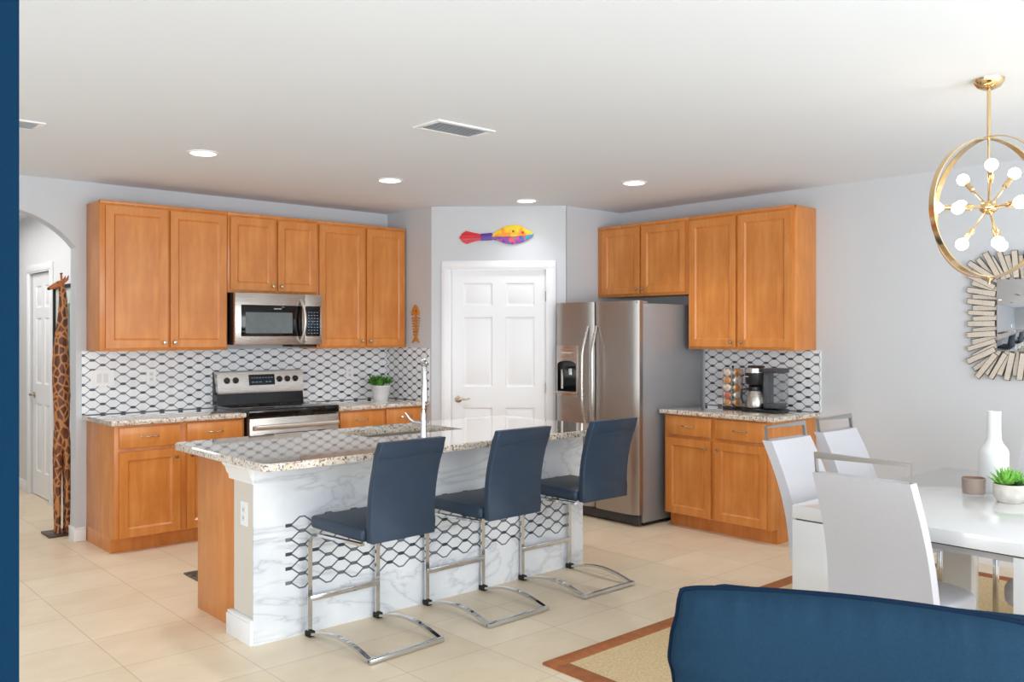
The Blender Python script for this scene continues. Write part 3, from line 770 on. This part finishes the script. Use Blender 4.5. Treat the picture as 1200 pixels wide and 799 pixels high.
# ================================================================== DINING TABLE
tx0, tx1, ty0, ty1 = 3.42, 5.0, 0.95, 2.0; RZ = 0.012
tb = thing('dining_table', 'glossy white rectangular dining table with thick square legs', 'table', (4.2, 1.475, RZ), world=True)
MB().box(tx0, tx1, ty0, ty1, 0.706, 0.762, WGLOSS, 0.003).build('tabletop', tb)
MB().box(tx0+0.012, tx1-0.012, ty0+0.012, ty1-0.012, 0.70, 0.707, DARKG).box(tx0+0.09, tx1-0.09, ty0+0.09, ty1-0.09, 0.66, 0.702, WGLOSS).build('apron', tb)
for x in (tx0, tx1-0.10):
    for y in (ty0, ty1-0.18):
        MB().box(x, x+0.10, y, y+0.18, RZ, 0.70, WGLOSS, 0.003).build('leg', tb)

# ================================================================== DINING CHAIRS (local: sits facing +y)
def dchair():
    r = thing('dining_chair', '', 'chair', (0, 0, 0), 0, 'grey upholstered dining chairs')
    # seat: rounded front
    P = [(-0.205, -0.20), (0.205, -0.20), (0.215, 0.10)]+[(0.215*math.cos(q), 0.10+0.13*math.sin(q)) for q in [PI*k/14 for k in range(1, 14)]]+[(-0.215, 0.10)]
    tt = bmesh.new(); f = tt.faces.new([tt.verts.new((x, y, 0.40)) for x, y in P])
    e = bmesh.ops.extrude_face_region(tt, geom=[f])
    for v in e['geom']:
        if isinstance(v, bmesh.types.BMVert): v.co.z = 0.475
    ee = [q for q in tt.edges if abs(q.verts[0].co.z-q.verts[1].co.z) < 1e-5]
    bmesh.ops.bevel(tt, geom=ee, offset=0.025, segments=4, profile=0.5, affect='EDGES')
    MB().add(tt, GREYF).build('seat', r, sharp=60)
    # back, tapering wider at the bottom, leaning back
    tt = bmesh.new(); prof = []
    n = 12
    F_ = lambda q: (-0.185-0.165*q+0.035*math.sin(PI*q))
    rows = []
    for k in range(n+1):
        q = k/n; z = 0.40+0.558*q; hw = 0.208-0.022*q; y = F_(q)
        ring = []
        for (sx, dy) in ((-1, 0), (-0.5, 0.006), (0, 0.008), (0.5, 0.006), (1, 0), (1, -0.052), (0.5, -0.058), (0, -0.06), (-0.5, -0.058), (-1, -0.052)):
            ring.append(tt.verts.new((sx*hw, y+dy, z)))
        rows.append(ring)
    for A, B in zip(rows, rows[1:]):
        for k in range(10): tt.faces.new([A[k], A[(k+1) % 10], B[(k+1) % 10], B[k]])
    tt.faces.new(rows[0]); tt.faces.new(rows[-1])
    ee = [q for q in tt.edges if q.calc_face_angle(0) > 1.0]
    bmesh.ops.bevel(tt, geom=ee, offset=0.012, segments=3, profile=0.5, affect='EDGES')
    MB().add(tt, GREYF).build('backrest', r, sharp=50)
    # chrome frame: handle on top
    m = MB(); yt = F_(1)-0.026
    m.tube([(-0.179, yt+0.006, 0.91), (-0.181, yt-0.010, 1.024), (0.181, yt-0.010, 1.024), (0.179, yt+0.006, 0.91)], 0, FRAME, flat=(0.010, 0.016, (0, 1, 0)))
    m.build('handle_frame', r)
    for s in (-1, 1):
        MB().box(s*0.17-0.012, s*0.17+0.012, 0.105, 0.129, 0.0, 0.402, CHROME, 0.002).build('leg', r)
        MB().tube([(s*0.17, -0.24, 0.001), (s*0.17, -0.175, 0.405)], 0, CHROME, flat=(0.024, 0.024, (1, 0, 0))).build('leg', r)
    return r
dc = dchair()
chs = [(3.50, 1.54, -PI/2, 'light grey dining chair with its back to the sofa at the near table end'),
       (4.03, 2.01, PI, 'light grey dining chair on the kitchen side in front of the base cabinet'),
       (4.57, 2.03, PI, 'light grey dining chair on the kitchen side nearest the grey wall'),
       (4.93, 1.50, PI/2, 'light grey dining chair at the far table end below the mirror'),
       (3.98, 1.10, 0, 'light grey dining chair tucked under the table beside its right front leg')]
for i, (x, y, rz, lab) in enumerate(chs):
    o = dc if i == 0 else dup(dc)
    o.location = (x, y, RZ-0.002); o.rotation_euler = (0, 0, rz); o['label'] = lab

# ================================================================== TABLE DECOR
TZ = 0.7625
pr2 = [(0, 0), (0.058, 0), (0.061, 0.01)]
for k in range(20): pr2 += [(0.0625+(0.0012 if k % 2 else -0.0006), 0.014+k*0.0085)]
pr2 += [(0.062, 0.19), (0.056, 0.205), (0.040, 0.225), (0.0315, 0.245), (0.030, 0.29), (0.030, 0.365), (0.031, 0.376), (0.026, 0.376), (0.024, 0.30), (0, 0.25)]
MB().lathe(pr2, WHCER, seg=36).build('bottle_vase', None, org=(0, 0, 0), label='tall white ribbed bottle vase standing on the dining table', cat='vase').location = (4.40, 1.535, TZ)
cd = thing('candle_jar', 'small brown candle in a glass jar on the dining table', 'candle', (4.185, 1.545, TZ))
MB().lathe([(0, 0), (0.044, 0), (0.05, 0.012), (0.052, 0.09), (0.050, 0.09), (0.047, 0.016), (0, 0.016)], THIN, seg=32).build('glass_jar', cd)
MB().lathe([(0, 0.017), (0.046, 0.017), (0.0492, 0.086), (0.046, 0.088), (0.044, 0.07), (0, 0.07)], BROWNG, seg=32).build('wax', cd)
MB().tube([(0, 0, 0.068), (0.002, 0, 0.082)], 0.0012, BLK, 6).build('wick', cd)
def spiky(mb, c, n, L, w, m, up=0.4, rows=3):
    c = Vector(c)
    for r_ in range(rows):
        for k in range(n):
            a = 2*PI*(k+0.5*(r_ % 2))/n+random.uniform(-.1, .1); el = up+(PI/2-up)*r_/(rows)+random.uniform(-.08, .08)
            d = Vector((math.cos(a)*math.cos(el), math.sin(a)*math.cos(el), math.sin(el))); ll = L*random.uniform(.85, 1.1)
            s_ = Vector((-math.sin(a), math.cos(a), 0)); nn = d.cross(s_).normalized()
            mid = c+d*ll*0.45-nn*0.0; tip = c+d*ll+Vector((0, 0, 0.15*ll))
            t = bmesh.new()
            q = [c-s_*w*0.3, mid-s_*w*0.5, tip, mid+s_*w*0.5, c+s_*w*0.3]
            A = [t.verts.new(p) for p in q]; up_ = t.verts.new(mid-nn*w*0.25); dn = t.verts.new(mid+nn*w*0.25)
            for i in range(5):
                t.faces.new([A[i], A[(i+1) % 5], up_]); t.faces.new([A[(i+1) % 5], A[i], dn])
            mb.add(t, m)
sc1 = thing('potted_succulent', 'green succulents in a round marbled pot on the dining table', 'plant', (4.185, 1.395, TZ))
MB().lathe([(0, 0), (0.048, 0), (0.062, 0.018), (0.068, 0.045), (0.066, 0.078), (0.061, 0.08), (0.060, 0.06), (0, 0.06)], pm('marbled_stone_pot', (214, 209, 200), 0.5, var=0.16, vs=22), seg=32).build('pot', sc1)
MB().lathe([(0, 0.072), (0.055, 0.070), (0.0615, 0.062), (0.0, 0.055)], SOIL, seg=24).build('soil', sc1)
m = MB(); spiky(m, (-0.022, 0.012, 0.075), 10, 0.075, 0.022, GREEN2, 0.35, 4); m.build('succulent_rosette', sc1)
m = MB(); spiky(m, (0.03, -0.012, 0.075), 9, 0.066, 0.02, GREEN2, 0.35, 3); m.build('succulent_rosette', sc1)
m = MB(); spiky(m, (0.012, 0.03, 0.075), 8, 0.05, 0.014, GREEN3, 0.3, 3); spiky(m, (-0.005, -0.035, 0.072), 8, 0.036, 0.012, GREEN3, 0.25, 2); m.build('succulent_rosette', sc1)
# kitchen counter plant
kp1 = thing('potted_plant', 'bushy green plant in a white pot on the counter beside the range', 'plant', (4.29, 6.50, 0.9105))
MB().lathe([(0, 0), (0.062, 0), (0.085, 0.125), (0.088, 0.128), (0.088, 0.136), (0.080, 0.136), (0.078, 0.115), (0, 0.115)], WHCER, seg=36).build('pot', kp1)
MB().lathe([(0, 0.124), (0.079, 0.122), (0.0, 0.116)], SOIL, seg=24).build('soil', kp1)
m = MB()
for _ in range(46):
    x, y = random.uniform(-.06, .06), random.uniform(-.06, .06)
    a = math.atan2(y, x); 
    spiky(m, (x, y, 0.122+random.uniform(0, 0.055)), 5, random.uniform(0.05, 0.072), 0.014, random.choice((GREEN, GREEN, GREEN3)), 0.3, 2)
m.build('foliage', kp1)

# ================================================================== COFFEE MAKER
cm = thing('coffee_maker', 'black and stainless coffee maker with steel carafe and clear water tank', 'coffee maker', (5.82, 3.635, 0.9105), R90)
# local: x right, -y front
MB().box(-0.152, 0.152, -0.088, 0.11, 0, 0.024, BLK, 0.01).build('base', cm)
MB().box(-0.15, 0.02, 0.02, 0.105, 0.025, 0.31, BLK, 0.008).build('tower', cm)
m = MB().lathe([(0, 0.205), (0.062, 0.205), (0.07, 0.225), (0.072, 0.30), (0, 0.30)], BLK, (-0.075, -0.01, 0), 32).box(-0.147, 0.02, 0.0, 0.10, 0.205, 0.30, BLK, 0.006); m.build('brew_head', cm)
MB().lathe([(0.0725, 0.292), (0.0745, 0.294), (0.0745, 0.325), (0.07, 0.33), (0, 0.33)], STEEL, (-0.075, -0.01, 0), 32).build('steel_band', cm)
MB().box(-0.12, -0.03, -0.04, 0.06, 0.328, 0.346, BLK, 0.006).build('lid', cm)
m = MB()
for k in range(7): m.box(-0.125+k*0.006, -0.121+k*0.006, -0.0845, -0.0795, 0.262, 0.268, LOGO)
m.build('brand_lettering', cm)
m = MB().lathe([(0, 0.03), (0.066, 0.03), (0.071, 0.04), (0.070, 0.07), (0.058, 0.12), (0.044, 0.155), (0, 0.155)], STEEL, (-0.068, -0.015, 0), 32); crf = m.build('carafe', cm)
MB().lathe([(0, 0.153), (0.043, 0.153), (0.046, 0.165), (0.044, 0.185), (0.03, 0.195), (0, 0.198)], BLK, (-0.075, -0.015, 0), 28).build('carafe_lid', crf)
MB().tube([(-0.115, -0.035, 0.17), (-0.155, -0.06, 0.165), (-0.16, -0.062, 0.11), (-0.148, -0.055, 0.06)], 0.008, BLK, 10).build('carafe_handle', crf)
m = MB().box(0.028, 0.150, -0.07, 0.10, 0.03, 0.30, pm('smoky_clear_tank', (120, 126, 132), 0.08, var=0, alpha=0.25), 0.018); wt = m.build('water_tank', cm)
MB().box(0.026, 0.152, -0.072, 0.102, 0.296, 0.33, DARKG, 0.008).build('tank_lid', wt)
MB().box(0.04, 0.14, -0.05, 0.09, 0.03, 0.07, pm('tank_base_grey', (40, 42, 45), 0.3, var=0), 0.01).build('tank_base', wt)
# pod carousel
cr = thing('pod_carousel', 'black wire carousel of coffee pods beside the coffee maker', 'pod holder', (5.90, 3.965, 0.9105))
MB().lathe([(0, 0), (0.08, 0), (0.082, 0.006), (0.078, 0.014), (0, 0.016)], BLK, seg=32).build('base', cr)
m = MB().tube([(0, 0, 0.01), (0, 0, 0.325)], 0.006, BLK, 8).ell((0, 0, 0.328), (0.01, 0.01, 0.01), BLK, 10); m.build('pole', cr)
m = MB()
for k in range(6):
    z = 0.022+k*0.058
    m.tube([(0.06*math.cos(q), 0.06*math.sin(q), z) for q in [2*PI*i/24 for i in range(24)]], 0.0018, CHROME, 6, closed=True)
for k in range(6):
    q = 2*PI*k/6+0.5236; m.tube([(0.06*math.cos(q), 0.06*math.sin(q), 0.012), (0.06*math.cos(q), 0.06*math.sin(q), 0.315)], 0.0018, CHROME, 6)
m.build('wire_rack', cr)
PODC = [pm('pod_'+n_, c_, 0.25, 0.35, var=0.15, vs=60) for n_, c_ in (('gold', (214, 150, 92)), ('rose', (206, 118, 104)), ('pearl', (226, 206, 190)), ('plum', (110, 70, 80)))]
MBK = pm('pod_cup_white', (225, 222, 215), 0.4, var=0)
pods = []
pn = ('gold-lidded', 'rose-lidded', 'pearl-lidded', 'plum-lidded')
for i, pc in enumerate(PODC):
    pod = thing('coffee_pod', '', 'coffee pod', (0, 0, 0), 0, 'coffee pods in the carousel')
    MB().lathe([(0, 0), (0.017, 0), (0.0215, -0.036), (0.0215, -0.036)], MBK, (0, 0, 0), 18, 'X', mat=None).build('cup', pod)
    MB().lathe([(0, -0.0405), (0.020, -0.0405), (0.0245, -0.038), (0.0245, -0.036), (0, -0.036)], pc, (0, 0, 0), 18, 'X').build('foil_lid', pod)
    pods.append(pod)
first = set(); rown = ('bottom', 'second', 'middle', 'fourth', 'top')
for k in range(5):
    for j in range(6):
        ci = (2, 0, 2, 1, 0)[4-k] if j in (2, 3) else (j+2*k) % 4
        o = pods[ci] if ci not in first else dup(pods[ci])
        first.add(ci); q = 2*PI*j/6; z = 0.9105+0.051+k*0.058
        o.location = (5.90+0.030*math.cos(q), 3.965+0.030*math.sin(q), z); o.rotation_euler = (0, 0, q); o.scale = (1.12, 1.12, 1.12)
        o['label'] = '%s coffee pod in the %s row of the carousel' % (pn[ci], rown[k])

# ================================================================== CHANDELIER
ch = thing('chandelier', 'gold globe ring chandelier with radiating lit bulbs over the dining table', 'chandelier', (4.07, 1.44, 2.6))
CZ = -0.555; RR = 0.305
MB().lathe([(0, 0), (0.062, 0), (0.06, -0.015), (0.045, -0.034), (0.02, -0.045), (0, -0.047)][::-1], GOLD, seg=32).build('canopy', ch)
MB().tube([(0, 0, -0.04), (0, 0, CZ+RR+0.0)], 0.008, GOLD, 12).tube([(0, 0, CZ+RR), (0, 0, CZ+0.03)], 0.005, GOLD, 10).build('stem', ch)
for az in (math.radians(66), math.radians(-26)):
    u = Vector((math.cos(az), math.sin(az), 0)); nrm = Vector((-math.sin(az), math.cos(az), 0)); t = bmesh.new(); rings = []
    n = 72; R_ = RR-(0 if az > 0 else 0.006)
    for k in range(n):
        q = 2*PI*k/n; d = u*math.cos(q)+Vector((0, 0, 1))*math.sin(q); c_ = Vector((0, 0, CZ))
        rings.append([t.verts.new(c_+d*(R_+a_)+nrm*b_) for a_, b_ in ((-0.002, -0.015), (0.002, -0.015), (0.002, 0.015), (-0.002, 0.015))])
    for k in range(n):
        A, B = rings[k], rings[(k+1) % n]
        for i in range(4): t.faces.new([A[i], A[(i+1) % 4], B[(i+1) % 4], B[i]])
    MB().add(t, GOLD).build('ring_band', ch)
MB().ell((0, 0, CZ), (0.038, 0.038, 0.030), GOLD, 24).build('hub', ch)
MB().lathe([(0, CZ-RR-0.03), (0.005, CZ-RR-0.026), (0.007, CZ-RR-0.012), (0.012, CZ-RR-0.004), (0.012, CZ-RR+0.006), (0, CZ-RR+0.008)], GOLD, seg=16).build('finial', ch)
aa = 0.8387; Fw = Vector((math.cos(aa-math.radians(28.5)), math.sin(aa-math.radians(28.5)), 0)); Rt = Vector((Fw.y, -Fw.x, 0))
BL = 0.225
for (dx, dz, sg) in ((-.108, .155, 1), (.01, .172, -1), (.105, .165, 1), (-.215, .006, -1), (-.118, .04, 1), (-.122, -.018, -1), (.135, .045, 1), (.118, -.01, -1), (.218, .01, 1), (-.108, -.172, -1), (.052, -.165, 1), (.036, -.175, -1)):
    dd_ = sg*math.sqrt(max(0, BL*BL-dx*dx-dz*dz)); d = (Rt*dx+Vector((0, 0, dz))+Fw*dd_).normalized(); c_ = Vector((0, 0, CZ))
    a = MB().tube([c_+d*0.025, c_+d*0.13], 0.0045, GOLD, 8).tube([c_+d*0.125, c_+d*0.13, c_+d*0.180, c_+d*0.185], [0.006, 0.0115, 0.0115, 0.009], GOLD, 12).build('arm', ch)
    MB().ell(c_+d*0.212, (0.0255, 0.0255, 0.0255), BULB, 16).tube([c_+d*0.18, c_+d*0.192], 0.010, BULB, 10).build('bulb', a)

# ================================================================== WALL MIRROR
mr = thing('wall_mirror', 'square wall mirror framed with staggered mirrored slats', 'mirror', (6.098, 1.87, 1.615), world=True)
MY, MZ = 1.87, 1.615; hi, ho = 0.225, 0.385
MB().box(6.070, 6.098, MY-hi, MY+hi, MZ-hi, MZ+hi, DARKG, 0.002).build('backing', mr)
m = MB(); m.box(6.062, 6.071, MY-hi-0.004, MY+hi+0.004, MZ-hi-0.004, MZ+hi+0.004, MIRROR, 0.004); m.build('mirror_glass', mr)
sl = None
MIRROR2 = pm('aged_mirror_face', (220, 208, 194), 0.3, 0.4, var=0.1, vs=40)
def slat(cy_, cz_, ang, L, w, lift):
    """ang: direction of the slat in the y-z plane"""
    global sl
    m = MB().box(-0.012, 0.0, -0.5, 0.5, -0.0165, 0.0165, SLATE, 0.001)
    m.box(-0.0135, -0.011, -0.485, 0.485, -0.0135, 0.0135, MIRROR2)
    o = m.build('frame_slat', mr, org=(0, 0, 0)) if sl is None else sl.copy()
    if sl is None: sl = o
    else: C.objects.link(o); o.parent = mr
    o.location = (-lift, cy_-MY, cz_-MZ); o.rotation_euler = (ang, 0, 0); o.scale = (1, L, w)
nS = 18
for side in range(4):
    for k in range(nS):
        s = -1+2*(k+0.5)/nS
        along = s*(ho-0.075)
        off = 0.014 if k % 2 else -0.014
        rad = (hi+ho)/2+off+0.005
        spread = s*0.62 if abs(s) > 0.55 else s*0.30
        wob = (0.05 if k % 2 else -0.05)
        L = 0.165+0.03*abs(s)
        # local side: outward n, tangent t
        n_ = ((1, 0), (0, 1), (-1, 0), (0, -1))[side]; t_ = (-n_[1], n_[0])
        y = MY+n_[0]*rad+t_[0]*along; z = MZ+n_[1]*rad+t_[1]*along
        base_a = math.atan2(n_[1], n_[0])
        slat(y, z, base_a+spread+wob, L, 1.18 if k % 3 else 1.0, 0.004+0.011*(k % 2)+0.003*(k % 3))
# ================================================================== ART FISH above the pantry door
def col_fish():
    r = thing('painted_fish', 'colourful painted fish hanging on the wall above the pantry door', 'wall art', tuple(DG @ Vector((0.56, -0.0, 2.33))), -PI/4)
    sx = lambda px: (px-570)*0.00184; sz = lambda py: (205-py)*0.00184
    def pc(name, pts, m, th, parent, y0=-0.002):
        mb = MB(); tt = bmesh.new(); f = tt.faces.new([tt.verts.new((sx(a), y0, sz(b))) for a, b in pts])
        e = bmesh.ops.extrude_face_region(tt, geom=[f])
        for v in e['geom']:
            if isinstance(v, bmesh.types.BMVert): v.co.y -= th
        tp = [q for q in tt.edges if q.verts[0].co.y < y0-th*0.9 and q.verts[1].co.y < y0-th*0.9]
        bmesh.ops.bevel(tt, geom=tp, offset=0.004, segments=2, profile=0.5, affect='EDGES')
        big = [f for f in tt.faces if len(f.verts) > 4]; bmesh.ops.triangulate(tt, faces=big)
        return mb.add(tt, m).build(name, parent)
    red = pm('painted_red', (226, 44, 40), 0.35, var=0.1, vs=30); pur = pm('painted_purple', (92, 52, 150), 0.35, var=0.15, vs=40)
    t = NT('painted_yellow'); n1 = t.noise(t.coord(), 14, 2); t.l(t.ramp(n1, [(0.45, (250, 212, 40)), (0.62, (246, 150, 40))]), t.b.inputs['Base Color']); yel = t.m
    t = NT('painted_belly'); v = t.coord(); vo = t.n('ShaderNodeTexVoronoi'); vo.inputs['Scale'].default_value = 34; t.l(v, vo.inputs['Vector'])
    sp_ = t.n('ShaderNodeSeparateColor'); t.l(vo.outputs['Color'], sp_.inputs[0])
    t.l(t.ramp(sp_.outputs[0], [(0.15, (84, 60, 170)), (0.4, (190, 60, 150)), (0.6, (226, 90, 70)), (0.8, (50, 120, 180)), (0.95, (90, 60, 160))]), t.b.inputs['Base Color']); bel = t.m
    blu = pm('painted_teal', (30, 150, 190), 0.35, var=0.15, vs=40)
    pc('tail', [(398, 206), (412, 186), (432, 174), (462, 182), (502, 190), (502, 218), (468, 224), (432, 236), (414, 226)], red, 0.014, r)
    for q in ((182, 186), (196, 198), (210, 212), (224, 222)):
        pass
    pc('tail_band', [(500, 188), (552, 184), (560, 216), (545, 219), (500, 220)], pur, 0.017, r)
    pc('belly', [(550, 203), (745, 194), (738, 206), (718, 218), (685, 232), (650, 238), (618, 235), (585, 222), (555, 216)], bel, 0.018, r)
    b = pc('back', [(550, 203), (566, 183), (592, 165), (625, 152), (660, 148), (692, 152), (712, 168), (735, 177), (748, 190), (745, 195), (700, 199), (640, 203)], yel, 0.020, r)
    pc('snout', [(716, 196), (748, 189), (744, 197), (736, 207), (716, 218), (706, 212)], blu, 0.0215, r)
    e = MB().lathe([(0, 0), (0.013, 0), (0.012, 0.003), (0, 0.004)], red, (sx(697), -0.021, sz(184)), 16, 'Y').lathe([(0, 0), (0.005, 0), (0, 0.007)], BLK, (sx(697), -0.021, sz(184)), 12, 'Y')
    e.build('eye', b)
    MB().lathe([(0, 0), (0.011, 0), (0.010, 0.003), (0, 0.004)], GREEN3, (sx(652), -0.021, sz(178)), 7, 'Y').build('painted_spot', b)
    mb = MB()
    for k in range(4):
        z0_, z1_ = (188, 186, 226, 214)[k], 0
    for (a, b_) in (((412, 188), (500, 198)), ((402, 206), (500, 206)), ((414, 224), (500, 212))):
        mb.tube([(sx(a[0]+4), -0.0175, sz(a[1])), (sx(b_[0]), -0.0175, sz(b_[1]))], 0.0016, pur, 6)
    mb.build('tail_stripes', r)
col_fish()
wf = thing('wooden_fish_skeleton', 'carved wooden fish skeleton hanging on the grey wall beside the pantry', 'wall art', (RX-0.001, 6.34, 1.585), -PI/2)
sx = lambda u: u; 
def outl(mb, pts, th, m, y0=0): mb.poly([(a, y0, b) for a, b in pts], m, (0, -th, 0))
m = MB(); outl(m, [(-0.055, 0.075), (-0.05, 0.11), (-0.028, 0.145), (0, 0.17), (0.028, 0.145), (0.05, 0.11), (0.055, 0.075), (0.03, 0.085), (0, 0.075), (-0.03, 0.085)], 0.018, FISHW); hd = m.build('head', wf)
MB().lathe([(0, 0), (0.008, 0), (0, 0.003)], WOODD, (0.02, -0.018, 0.115), 12, 'Y').build('eye', hd)
m = MB().box(-0.007, 0.007, -0.014, 0, -0.12, 0.08, FISHW, 0.002)
m.build('spine', wf)
for k in range(7):
    z = 0.055-k*0.024; w = 0.058-0.004*k
    m = MB(); outl(m, [(-w, z-0.012), (-w+0.004, z-0.001), (0, z+0.010), (w-0.004, z-0.001), (w, z-0.012), (0, z-0.002)], 0.015, FISHW); m.build('rib', wf)
m = MB(); outl(m, [(0, -0.10), (0.022, -0.125), (0.052, -0.168), (0.02, -0.152), (0, -0.145), (-0.02, -0.152), (-0.052, -0.168), (-0.022, -0.125)], 0.016, FISHW); m.build('tail', wf)

# ================================================================== GIRAFFE AND HALL PICTURE
def mk_giraffe():
    t = NT('giraffe_spots'); v = t.coord((1, 1, 0.62)); vo = t.n('ShaderNodeTexVoronoi', feature='DISTANCE_TO_EDGE'); vo.inputs['Scale'].default_value = 23
    t.l(v, vo.inputs['Vector'])
    spot = t.ramp(t.noise(t.coord(), 8, 2), [(0.3, (76, 38, 20)), (0.7, (126, 66, 30))])
    f = t.ramp(vo.outputs[0], [(0.07, (0, 0, 0)), (0.13, (255, 255, 255))])
    t.l(t.mix(f, lin((196, 128, 72)), spot), t.b.inputs['Base Color']); t.b.inputs['Roughness'].default_value = 0.4
    return t.m
GS = mk_giraffe(); GH = pm('giraffe_tan_wood', (186, 110, 52), 0.4, var=0.15, vs=30)
gf = thing('giraffe_sculpture', 'tall slender carved wooden giraffe standing beyond the archway', 'sculpture', (1.872, 7.13, 0))
MB().box(-0.11, 0.075, -0.10, 0.12, 0, 0.016, WOODD, 0.003).build('base_board', gf)
m = MB()
m.tube([(0.005, 0, 0.62), (0.005, 0, 0.75), (0.004, 0, 0.95), (0.0, 0, 1.12), (-0.002, 0, 1.26), (-0.002, 0, 1.40), (0.004, 0, 1.52), (0.012, 0, 1.66), (0.012, 0, 1.76), (0.006, 0, 1.83), (-0.005, 0, 1.86)],
       [0.040, 0.050, 0.056, 0.060, 0.060, 0.052, 0.042, 0.033, 0.028, 0.026, 0.02], GS, 18)
m.build('body', gf)
for (x, y) in ((-0.026, 0.02), (0.034, 0.02), (-0.026, -0.025), (0.034, -0.025)):
    m = MB().tube([(x*0.7, y*0.7, 0.78), (x, y, 0.6), (x*1.1, y, 0.4), (x*1.1, y, 0.2), (x*1.05, y, 0.06), (x*1.05, y, 0.014)], [0.030, 0.028, 0.023, 0.020, 0.018, 0.021], GS, 12)
    m.build('leg', gf)
m = MB().ell((-0.012, 0, 1.868), (0.036, 0.026, 0.027), GH, 16).tube([(-0.02, 0, 1.868), (-0.05, 0, 1.853), (-0.078, 0, 1.838), (-0.088, 0, 1.833)], [0.024, 0.020, 0.016, 0.008], GH, 14); hd = m.build('head', gf)
MB().ell((-0.085, 0, 1.832), (0.012, 0.014, 0.012), WOODD, 10).build('muzzle', hd)
for s in (-1, 1):
    MB().tube([(0.004, s*0.012, 1.885), (0.0, s*0.015, 1.945)], [0.006, 0.004], GH, 8).ell((0.0, s*0.015, 1.948), (0.006, 0.006, 0.007), WOODD, 8).build('horn', hd)
    MB().tube([(0.012, s*0.02, 1.875), (0.03, s*0.038, 1.905), (0.04, s*0.044, 1.935)], [0.007, 0.011, 0.002], GH, 8).build('ear', hd)
    MB().ell((-0.03, s*0.021, 1.878), (0.005, 0.003, 0.005), BLK, 8).build('eye', hd)
pc = thing('framed_picture', 'black framed picture on the hall wall behind the giraffe', 'picture', (2.13, 7.98, 1.44), world=True)
m = MB(); yA, yB, zA, zB = 7.70, 8.26, 0.98, 1.91
m.box(2.10, 2.1295, yA, yA+0.03, zA, zB, BLK, 0.002).box(2.10, 2.1295, yB-0.03, yB, zA, zB, BLK, 0.002)
m.box(2.10, 2.1295, yA+0.03, yB-0.03, zA, zA+0.03, BLK, 0.002).box(2.10, 2.1295, yA+0.03, yB-0.03, zB-0.03, zB, BLK, 0.002); m.build('frame', pc)
MB().box(2.118, 2.1295, yA+0.03, yB-0.03, zA+0.03, zB-0.03, pm('pale_green_mat', (196, 204, 196), 0.6)).build('mat_board', pc)
MB().box(2.115, 2.119, yA+0.12, yB-0.12, zA+0.16, zB-0.16, pm('muted_print', (120, 134, 124), 0.5, var=0.5, vs=6)).build('print', pc)

# ================================================================== SOFA
so = thing('sofa', 'navy fabric sofa with piped back cushion in the foreground', 'sofa', (1.905, 0.919, 0), math.radians(116.3))
# local: x along the sofa (towards far-left in view), +y = front (towards the camera)
def pillowy(mb, x0, x1, y0, y1, z0, z1, m, crown=0.03, nx=26, nz=14, puff=0.035, wr=0.004, tcrown=0.035):
    t = bmesh.new(); fr_, bk_ = [], []
    def pos(i, j, s):
        u = -1+2*i/nx; v = -1+2*j/nz
        eu, ev = (1-abs(u)**4), (1-abs(v)**4)
        ru = 0.96+0.04*(1-abs(v)**6); rv = 1
        x = (x0+x1)/2+u*(x1-x0)/2*(1-0.02*(abs(v)**12))
        z = (z0+z1)/2+v*(z1-z0)/2*(1-0.03*(abs(u)**14))
        if v > 0: z += tcrown*v*(1-u*u)*0.8
        x += 0.010*u*math.sin(v*5.2)*abs(u)**6
        p = puff*(max(0, eu*ev))**0.5
        w = wr*(math.sin(u*23+1.3*math.sin(u*9))+0.6*math.sin(u*61+2*math.sin(u*13)))*max(0, abs(v)**7)*(1-abs(v)**18)+wr*math.sin(v*20+u*3)*max(0, abs(u)**5)
        y = (y1+p+w) if s > 0 else (y0-p+w)
        return (x, y, z)
    for j in range(nz+1):
        fr_.append([t.verts.new(pos(i, j, 1)) for i in range(nx+1)]); bk_.append([t.verts.new(pos(i, j, -1)) for i in range(nx+1)])
    for j in range(nz):
        for i in range(nx):
            t.faces.new([fr_[j][i], fr_[j][i+1], fr_[j+1][i+1], fr_[j+1][i]]); t.faces.new([bk_[j][i], bk_[j+1][i], bk_[j+1][i+1], bk_[j][i+1]])
    def per(g): return [g[0][i] for i in range(nx+1)]+[g[j][nx] for j in range(1, nz+1)]+[g[nz][i] for i in range(nx-1, -1, -1)]+[g[j][0] for j in range(nz-1, 0, -1)]
    A, B = per(fr_), per(bk_)
    for k in range(len(A)): t.faces.new([A[k], B[k], B[(k+1) % len(A)], A[(k+1) % len(A)]])
    pa, pb = [v.co.copy() for v in A], [v.co.copy() for v in B]
    mb.add(t, m); return pa, pb
for xa, xb in ((-0.35, 0.44), (-1.03, -0.37)):
    m = MB(); pa, pb = pillowy(m, xa, xb, 0.0, 0.0, 0.44, 0.886, NAVYF, nx=90, nz=40, puff=0.085, wr=0.006, tcrown=0.025); cu = m.build('back_cushion', so, sharp=80)
    MB().tube(pa, 0.007, NAVYP, 8, closed=True).build('piping', cu)
m = MB().box(-1.15, 0.41, -0.30, -0.10, 0.10, 0.835, NAVYF, 0.05, 4); m.build('back_frame', so)
m = MB(); pillowy(m, -1.05, 0.44, 0.0, 0.62, 0.27, 0.42, NAVYF, nx=40, nz=8, puff=0.02, tcrown=0.02); m.build('seat_cushion', so, sharp=80)
MB().box(-1.15, 0.46, -0.28, 0.62, 0.08, 0.26, NAVYF, 0.03, 3).build('seat_base', so)
for x in (-1.10, 0.36):
    for y in (-0.24, 0.55): MB().lathe([(0, 0), (0.02, 0), (0.028, 0.085), (0, 0.085)], WOODD, (x, y, 0), 14).build('leg', so)
